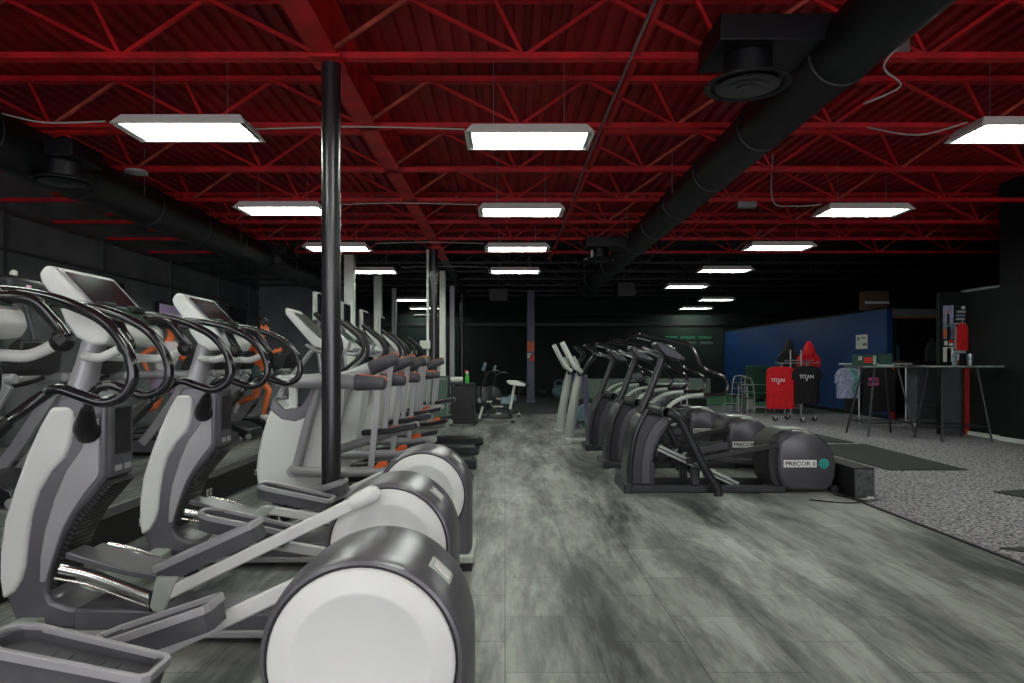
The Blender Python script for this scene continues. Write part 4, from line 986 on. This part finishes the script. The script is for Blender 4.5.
# things on the first table
t = thing('display_box', (6.62, 12.55, 1.27), 'dark green patterned display box with a red patch on the first high table', 'box')
MB().box(-.20, .18, -.08, .10, 0, .20).build('carton', 'darkgreen', t, bevel=.006)
MB().box(-.06, .08, -.085, -.08, .05, .15).build('red_patch', 'redcap', t)
MB().box(-.17, -.10, -.085, -.08, .10, .17).box(.10, .15, -.085, -.08, .02, .18).build('pale_patch', 'palegrey', t)
t = thing('display_stand', (7.02, 12.60, 1.27), 'plain dark green board leaning on the first high table', 'board')
MB().box(-.13, .13, -.01, .01, .0, .22, rot=(-.15, 0, 0)).build('board', 'darkgreen', t, bevel=.003)
MB().box(-.08, .08, .01, .08, 0, .012).build('easel_foot', 'black', t)
o = MB().box(-.10, .12, -.08, .08, 0, .016).build('leaflet_stack', 'paper', off=(0, 0, 0)); o.location = (6.85, 12.32, 1.27); tag(o, 'white leaflets lying at the edge of the first high table', 'paper')
# things on the second table
t = thing('tumbler', (8.0, 11.75, 1.275), 'brushed steel tumbler on the second high table', 'cup')
MB().lathe([(.001, 0), (.038, 0), (.040, .02), (.052, .20), (.048, .20), (.036, .03), (.001, .03)], (0, 0, 0), n=20).build('cup_body', 'steel', t)
MB().lathe([(.044, .10), (.048, .10), (.049, .125), (.045, .125)], (0, 0, 0), n=20).build('band', 'bluegrey', t)
t = thing('drink_bottle', (7.80, 11.85, 1.275), 'tall dark grey bottle on the second high table', 'bottle')
MB().lathe([(.001, 0), (.038, 0), (.038, .17), (.018, .22), (.018, .26), (.001, .26)], (0, 0, 0), n=18).build('bottle_body', 'bluegrey', t)
MB().lathe([(.001, .26), (.022, .26), (.022, .29), (.001, .29)], (0, 0, 0), n=14).build('cap', 'black', t)
t = thing('paper_cup', (7.92, 11.98, 1.275), 'small pale cup with a brown base on the second high table', 'cup')
MB().lathe([(.001, .09), (.036, .09), (.043, .2), (.040, .2), (.001, .1)], (0, 0, 0), n=16).build('cup_body', 'paper', t)
MB().lathe([(.001, 0), (.034, 0), (.034, .09), (.001, .09)], (0, 0, 0), n=16).build('cup_base', 'woodorange', t)
# poster board on the end face of the dark wall, with the red jersey
wb = MB().box(8.02, 8.50, 12.6, 12.7, 0, 2.62).build('wall_return', 'wallblack'); wb['kind'] = 'structure'; wb['label'] = 'narrow black end face of the half-height wall'; wb['category'] = 'wall'
wb.name = 'wall_end'
def poster(x0, x1, z0, z1, m, label, bits):
    t = thing('poster', ((x0 + x1) / 2, 12.595, z0), label, 'poster', 'posters on the black wall end')
    w = x1 - x0; h = z1 - z0
    MB().box(-w / 2, w / 2, -.004, .004, 0, h).build('sheet', m, t)
    for (a, b, c, d, mm) in bits:
        MB().box(-w / 2 + a * w, -w / 2 + b * w, -.007, -.004, c * h, d * h).build('picture_patch', mm, t)
poster(8.08, 8.27, 2.03, 2.38, 'cloth_pale', 'poster of a dark figure on a pale lilac ground, top left of the wall end', [(.35, .6, .0, .55, 'black'), (.4, .55, .55, .75, 'skin')])
poster(8.08, 8.27, 1.76, 2.02, 'bluegrey', 'poster with orange and violet patches, left column, second down', [(.0, .3, .1, .7, 'orange'), (.35, .7, .0, .9, 'black'), (.7, .95, .2, .7, 'purplepost')])
poster(8.08, 8.27, 1.62, 1.75, 'black', 'narrow black poster with white marks in the left column', [(.1, .4, .2, .8, 'paper'), (.55, .95, .1, .5, 'paper'), (.5, 1, .6, .95, 'redcap')])
poster(8.08, 8.27, 1.34, 1.61, 'paper', 'white poster with a red and black figure, bottom left of the wall end', [(.35, .75, .0, .95, 'black'), (.4, .7, .3, .7, 'redcap')])
poster(8.29, 8.50, 2.08, 2.38, 'black', 'grey and black striped poster at the top right of the wall end', [(.1, .9, .1, .22, 'palegrey'), (.1, .9, .32, .45, 'bluegrey'), (.2, .95, .55, .68, 'palegrey'), (.6, .9, .78, .95, 'paper')])
poster(8.29, 8.50, 1.50, 2.06, 'palegrey', 'pale poster behind the hanging red jersey', [(.1, .3, .85, .95, 'black')])
hanger_and_garment('jersey', 8.40, 12.54, 2.05, .21, .50, 'cloth_red', 'small bright red jersey hung on the black wall end', None, sleeves=False, th=.03)
gp = MB().box(8.04, 8.44, 12.585, 12.6, 0, 1.28).build('wall_cladding', 'counter'); gp['kind'] = 'structure'; gp['label'] = 'grey lower cladding on the wall end'; gp['category'] = 'wall'
# notice on the blue wall
t = thing('wall_notice', (8.985, 17.2, 1.68), 'white sheet with small grey drawings taped on the blue wall', 'notice')
MB().box(-.006, 0, -.28, .28, 0, .36).build('sheet', 'paper', t)
MB().box(-.008, -.006, -.25, -.05, .08, .14).box(-.008, -.006, .1, .2, .22, .3).box(-.008, -.006, -.2, .0, .26, .29).build('drawing', 'print_grey', t)

# service counter, seen through the opening
t = thing('service_counter', (8.80, 14.4, 0), 'dark grey service counter with a black bar top behind the high tables', 'counter')
MB().box(-.15, 1.6, -.05, .35, 0, 1.30).build('counter_body', 'counter', t, bevel=.01)
MB().box(-.50, 1.7, -.15, .45, 1.30, 1.37).build('counter_top', 'black', t, bevel=.01)
MB().box(-.15, 1.6, -.065, -.05, .42, .45).build('dado_rail', 'seam', t)
MB().box(.36, .58, -.06, -.05, .45, 1.2).build('orange_panel', 'woodorange', t)
t = thing('hanging_coat', (10.55, 16.9, 1.2), 'grey-green jacket hanging in the dark opening', 'garment')
MB().prism([(-.14, .0), (-.17, .45), (-.10, .62), (0, .70), (.10, .62), (.15, .45), (.16, .0)], -.05, .05).build('fabric', 'counter', t, bevel=.03)
MB().tube([(0, 0, .68), (0, 0, .76)], .008, 6, sm=False).build('hook', 'galv', t)
t = thing('hanging_coat', (9.62, 16.9, 1.2), 'dark slate coat hanging left inside the opening', 'garment')
MB().prism([(-.14, -.2), (-.15, .40), (-.08, .55), (0, .62), (.10, .55), (.13, .40), (.14, -.2)], -.05, .05).build('fabric', 'bluegrey', t, bevel=.03)
MB().tube([(0, 0, .60), (0, 0, .70)], .008, 6, sm=False).build('hook', 'galv', t)
t = thing('tall_locker', (11.05, 16.6, 0), 'green upright locker edge inside the dark opening', 'locker')
MB().box(-.16, .16, 0, .4, 0, 2.25).build('locker_body', 'turf', t, bevel=.01)
MB().box(-.13, .13, -.012, 0, .1, 2.15).build('locker_door', 'darkgreen', t)
t = thing('red_stand', (8.92, 15.75, 0), 'upright red banner post behind the first high table', 'stand')
MB().box(-.06, .06, -.02, .02, .02, 1.22).build('banner', 'redtrim', t, bevel=.004)
MB().box(-.10, .10, -.12, .12, 0, .02).build('foot_plate', 'black', t)
t = thing('rolling_cart', (8.75, 14.0, 0), 'low chrome trolley on small wheels behind the second high table', 'trolley')
MB().box(-.5, .35, -.2, .2, .12, .15).build('platform', 'galv', t, bevel=.005)
for a in (-.45, .3):
    for b in (-.17, .17): MB().lathe([(.001, -.02), (.05, -.02), (.05, .02), (.001, .02)], (a, b, .06), 'y', 12).build('wheel', 'paper', t)

# chairs and dining table by the blue wall
def metal_chair(x, y, rz, label):
    t = thing('metal_chair', (x, y, 0), label, 'chair', 'metal chairs by the blue wall', rz=rz)
    MB().prism([(-.21, -.21), (.21, -.19), (.21, .19), (-.21, .21)], .43, .46, 'xy').build('seat', 'black', t, bevel=.01)
    for s in (-1, 1):
        MB().tube([(-.24, s * .20, 0), (-.20, s * .19, .45), (-.24, s * .185, .75), (-.29, s * .16, .95)], .016, 8).build('rear_leg', 'galv', t)
        MB().tube([(.22, s * .19, 0), (.19, s * .18, .44)], .015, 8, sm=False).build('front_leg', 'galv', t)
    MB().tube([(-.29, -.16, .95), (-.31, 0, .975), (-.29, .16, .95)], .015, 8).build('top_rail', 'galv', t)
    for q in (.62, .78): MB().tube([(-.225 - (q - .62) * .2, -.18, q), (-.235 - (q - .62) * .2, .18, q)], .01, 6, sm=False).build('back_slat', 'galv', t)
    MB().tube([(.20, -.18, .22), (.20, .18, .22)], .008, 6, sm=False).build('stretcher', 'palegrey', t)
    return t
metal_chair(6.2, 17.0, .5, 'silver metal chair turned sideways left of the red shirts')
metal_chair(6.35, 18.9, -2.4, 'silver metal chair behind the chrome clothes rack')
metal_chair(3.75, 18.3, 1.2, 'silver metal chair behind the black ellipticals')
def dining(x, y, m, label):
    t = thing('low_table', (x, y, 0), label, 'table')
    MB().box(-.55, .55, -.4, .4, .73, .76).build('table_top', m, t, bevel=.01)
    for a in (-.48, .48):
        for b in (-.33, .33): MB().tube([(a, b, 0), (a, b, .73)], .02, 8, sm=False).build('leg', 'palegrey', t)
dining(6.75, 18.0, 'darkgreen', 'green-topped table between the metal chairs by the blue wall')
dining(4.55, 19.2, 'palegrey', 'pale-topped table far behind the black ellipticals')
t = thing('storage_bench', (4.0, 20.6, 0), 'pale green-grey low bench far behind the black ellipticals', 'bench')
MB().box(-2.2, 2.2, 0, .5, .25, .85).build('bench_box', 'bench', t, bevel=.01)
MB().box(-2.1, 2.1, .05, .45, 0, .25).build('plinth', 'black', t)
for q in (-1.1, 0, 1.1): MB().box(q - .01, q + .01, -.006, 0, .27, .83).build('door_gap', 'black', t)
t = thing('green_booth', (7.6, 19.8, 0), 'dark green high-backed bench against the blue wall', 'bench')
MB().box(-.6, .9, 0, .12, .2, 1.25).build('backrest', 'darkgreen', t, bevel=.02)
MB().box(-.6, .9, -.45, 0, .35, .47).build('seat', 'darkgreen', t, bevel=.02)
for q in (-.55, .8): MB().box(q, q + .05, -.42, .08, 0, .35).build('leg', 'palegrey', t)

# ================================================================== RUNNERS
def person(loc, label, pose, hairm, top, shorts, scale=1.0, shoes='cloth_white', rz=0):
    """body grown from one skeleton; x is forward"""
    t = thing('person', loc, label, 'person', rz=rz)
    J = dict(pelvis=(0, 0, .93), waist=(.02, 0, 1.08), chest=(.06, 0, 1.28), neck0=(.08, 0, 1.44), neck1=(.10, 0, 1.50), head0=(.125, 0, 1.58), head1=(.13, 0, 1.68), crown=(.12, 0, 1.755))
    J.update(pose)
    rad = dict(pelvis=(.13, .105), waist=(.115, .09), chest=(.155, .105), neck0=(.065, .06), neck1=(.052, .052), head0=(.078, .088), head1=(.078, .098), crown=(.05, .06))
    bones = [('pelvis', 'waist'), ('waist', 'chest'), ('chest', 'neck0'), ('neck0', 'neck1'), ('neck1', 'head0'), ('head0', 'head1'), ('head1', 'crown')]
    for s in ('l', 'r'):
        bones += [('chest', 'sh' + s), ('sh' + s, 'el' + s), ('el' + s, 'wr' + s), ('wr' + s, 'ha' + s), ('pelvis', 'hip' + s), ('hip' + s, 'kn' + s), ('kn' + s, 'calf' + s), ('calf' + s, 'an' + s), ('an' + s, 'toe' + s)]
        rad.update({'sh' + s: (.058, .058), 'el' + s: (.040, .040), 'wr' + s: (.026, .026), 'ha' + s: (.036, .020), 'hip' + s: (.088, .088), 'kn' + s: (.056, .056), 'calf' + s: (.055, .055), 'an' + s: (.036, .036), 'toe' + s: (.036, .03)})
        k, a = Vector(J['kn' + s]), Vector(J['an' + s]); J['calf' + s] = tuple(k.lerp(a, .3) + Vector((-.015, 0, 0)))
    # nose, chin, fingers
    J['nose'] = tuple(Vector(J['head0']) + Vector((.105, 0, .035))); rad['nose'] = (.014, .014); bones.append(('head0', 'nose'))
    for s in ('l', 'r'):
        w, h = Vector(J['wr' + s]), Vector(J['ha' + s]); d = (h - w).normalized(); sd = d.cross(Vector((0, 1, 0))).normalized()
        for i in range(4):
            n1, n2 = 'f%s%da' % (s, i), 'f%s%db' % (s, i); L = (.05, .058, .054, .042)[i]
            J[n1] = tuple(h + d * .035 + sd * (.024 - i * .016)); J[n2] = tuple(h + d * (.035 + L) + sd * (.024 - i * .016) + Vector((0, -.02 if s == 'l' else .02, 0)))
            rad[n1] = rad[n2] = (.009, .009); bones += [('ha' + s, n1), (n1, n2)]
        J['t' + s] = tuple(h + sd * .05 + d * .01); rad['t' + s] = (.011, .011); bones.append(('wr' + s, 't' + s))
    names = list(J); idx = {n: i for i, n in enumerate(names)}
    me = bpy.data.meshes.new('body'); me.from_pydata([J[n] for n in names], [(idx[a], idx[b]) for a, b in bones], [])
    o = bpy.data.objects.new('body', me); C.objects.link(o); o.parent = t
    sk = o.modifiers.new('skin', 'SKIN'); sk.use_smooth_shade = True
    if not me.skin_vertices: me.skin_vertices.new() if hasattr(me.skin_vertices, 'new') else None
    bpy.context.view_layer.update()
    sv = me.skin_vertices[0].data
    for n in names:
        sv[idx[n]].radius = rad[n]; sv[idx[n]].use_root = (n == 'pelvis')
    ss = o.modifiers.new('sub', 'SUBSURF'); ss.levels = 1; ss.render_levels = 2
    me.materials.append(M['skin'])
    hd = Vector(J['head1'])
    MB().ball(hd + Vector((-.022, 0, .025)), .108, 18, 12, (1.0, .88, 1.0)).build('hair', hairm, t)
    for q in (-1, 1): MB().ball(hd + Vector((.085, q * .032, -.02)), .012, 8, 6).build('eye', 'black', t)
    MB().ball(Vector(J['head0']) + Vector((.088, 0, -.022)), .02, 10, 6, (.5, 1.2, .4)).build('mouth', 'redcap', t)
    for q in (-1, 1): MB().ball(hd + Vector((0, q * .085, -.04)), .026, 10, 6, (.8, .4, 1.2)).build('ear', 'skin', t)
    if top:
        P, W_, Ch = [Vector(J[n]) for n in ('pelvis', 'waist', 'chest')]
        def ring(c, a, b): return [c + Vector((a * math.cos(2 * PI * j / 20), b * math.sin(2 * PI * j / 20), 0)) for j in range(20)]
        MB().loft([ring(P + Vector((0, 0, -.02)), .135, .175), ring(W_, .13, .16), ring(Ch + Vector((0, 0, -.05)), .145, .185), ring(Ch + Vector((0, 0, .08)), .13, .19), ring(Ch + Vector((.02, 0, .15)), .085, .12)], cap=False).build('vest', top, t)
    if shorts:
        for s in ('l', 'r'):
            h, k = Vector(J['hip' + s]), Vector(J['kn' + s])
            MB().tube([Vector(J['pelvis']) + Vector((0, h.y * .4, .06)), h + Vector((0, 0, .0)), h.lerp(k, .30), h.lerp(k, .55)], [.125, .125, .115, .105], 16).build('shorts', shorts, t)
    for s in ('l', 'r'):
        a, b = Vector(J['an' + s]), Vector(J['toe' + s]); d = (b - a)
        MB().tube([a - d * .25 + Vector((0, 0, -.02)), a + d * .3, b, b + d * .25], [.038, .050, .044, .022], 12).build('shoe', shoes, t)
    t.scale = (scale,) * 3
    return t
run1 = dict(shl=(.06, .19, 1.40), ell=(.17, .24, 1.16), wrl=(.36, .18, 1.26), hal=(.43, .16, 1.30), shr=(.05, -.19, 1.40), elr=(-.20, -.25, 1.22), wrr=(-.12, -.22, 1.00), har=(-.09, -.21, .93),
            hipl=(0, .10, .88), knl=(.28, .10, .58), anl=(.16, .10, .16), toel=(.30, .10, .07), hipr=(0, -.10, .88), knr=(-.05, -.10, .50), anr=(-.38, -.10, .34), toer=(-.42, -.10, .20))
person((-4.92, 9.85, .22), 'runner in a white vest and lilac shorts on a treadmill by the grey wall', run1, 'hair', 'cloth_white', 'cloth_lilac', .98)
run2 = dict(shl=(.06, .19, 1.40), ell=(-.14, .25, 1.20), wrl=(.0, .22, 1.05), hal=(.05, .2, 1.0), shr=(.07, -.19, 1.40), elr=(.14, -.24, 1.13), wrr=(.34, -.16, 1.20), har=(.41, -.15, 1.23),
            hipl=(0, .10, .88), knl=(-.02, .10, .48), anl=(-.34, .10, .36), toel=(-.38, .10, .22), hipr=(0, -.10, .88), knr=(.27, -.10, .58), anr=(.17, -.10, .16), toer=(.31, -.10, .07))
person((-4.42, 12.1, .22), 'dark-haired runner in an orange top with one arm forward, further along the treadmills', run2, 'hair', 'orange', 'cloth_dark', 1.06)

# ================================================================== CAMERA, WORLD, COLOUR
cam = bpy.data.cameras.new('camera'); co = bpy.data.objects.new('camera', cam); C.objects.link(co)
co.location = (0, 0, EYE); co.rotation_euler = (PI / 2, 0, 0)
cam.sensor_width = 36; cam.lens = 36 * FPX / 1024
cam.shift_x = (512 - 505) / 1024; cam.shift_y = (364 - 341.5) / 1024
cam.clip_start = .05; cam.clip_end = 100
scene.camera = co
w = bpy.data.worlds.new('world'); scene.world = w; w.use_nodes = True
w.node_tree.nodes['Background'].inputs['Color'].default_value = (.97, .96, 1.0, 1)
w.node_tree.nodes['Background'].inputs['Strength'].default_value = 2.6
scene.view_settings.view_transform = 'Standard'; scene.view_settings.look = 'None'
scene.view_settings.gamma = 1; scene.view_settings.use_curve_mapping = False
scene.view_settings.exposure = 0.35
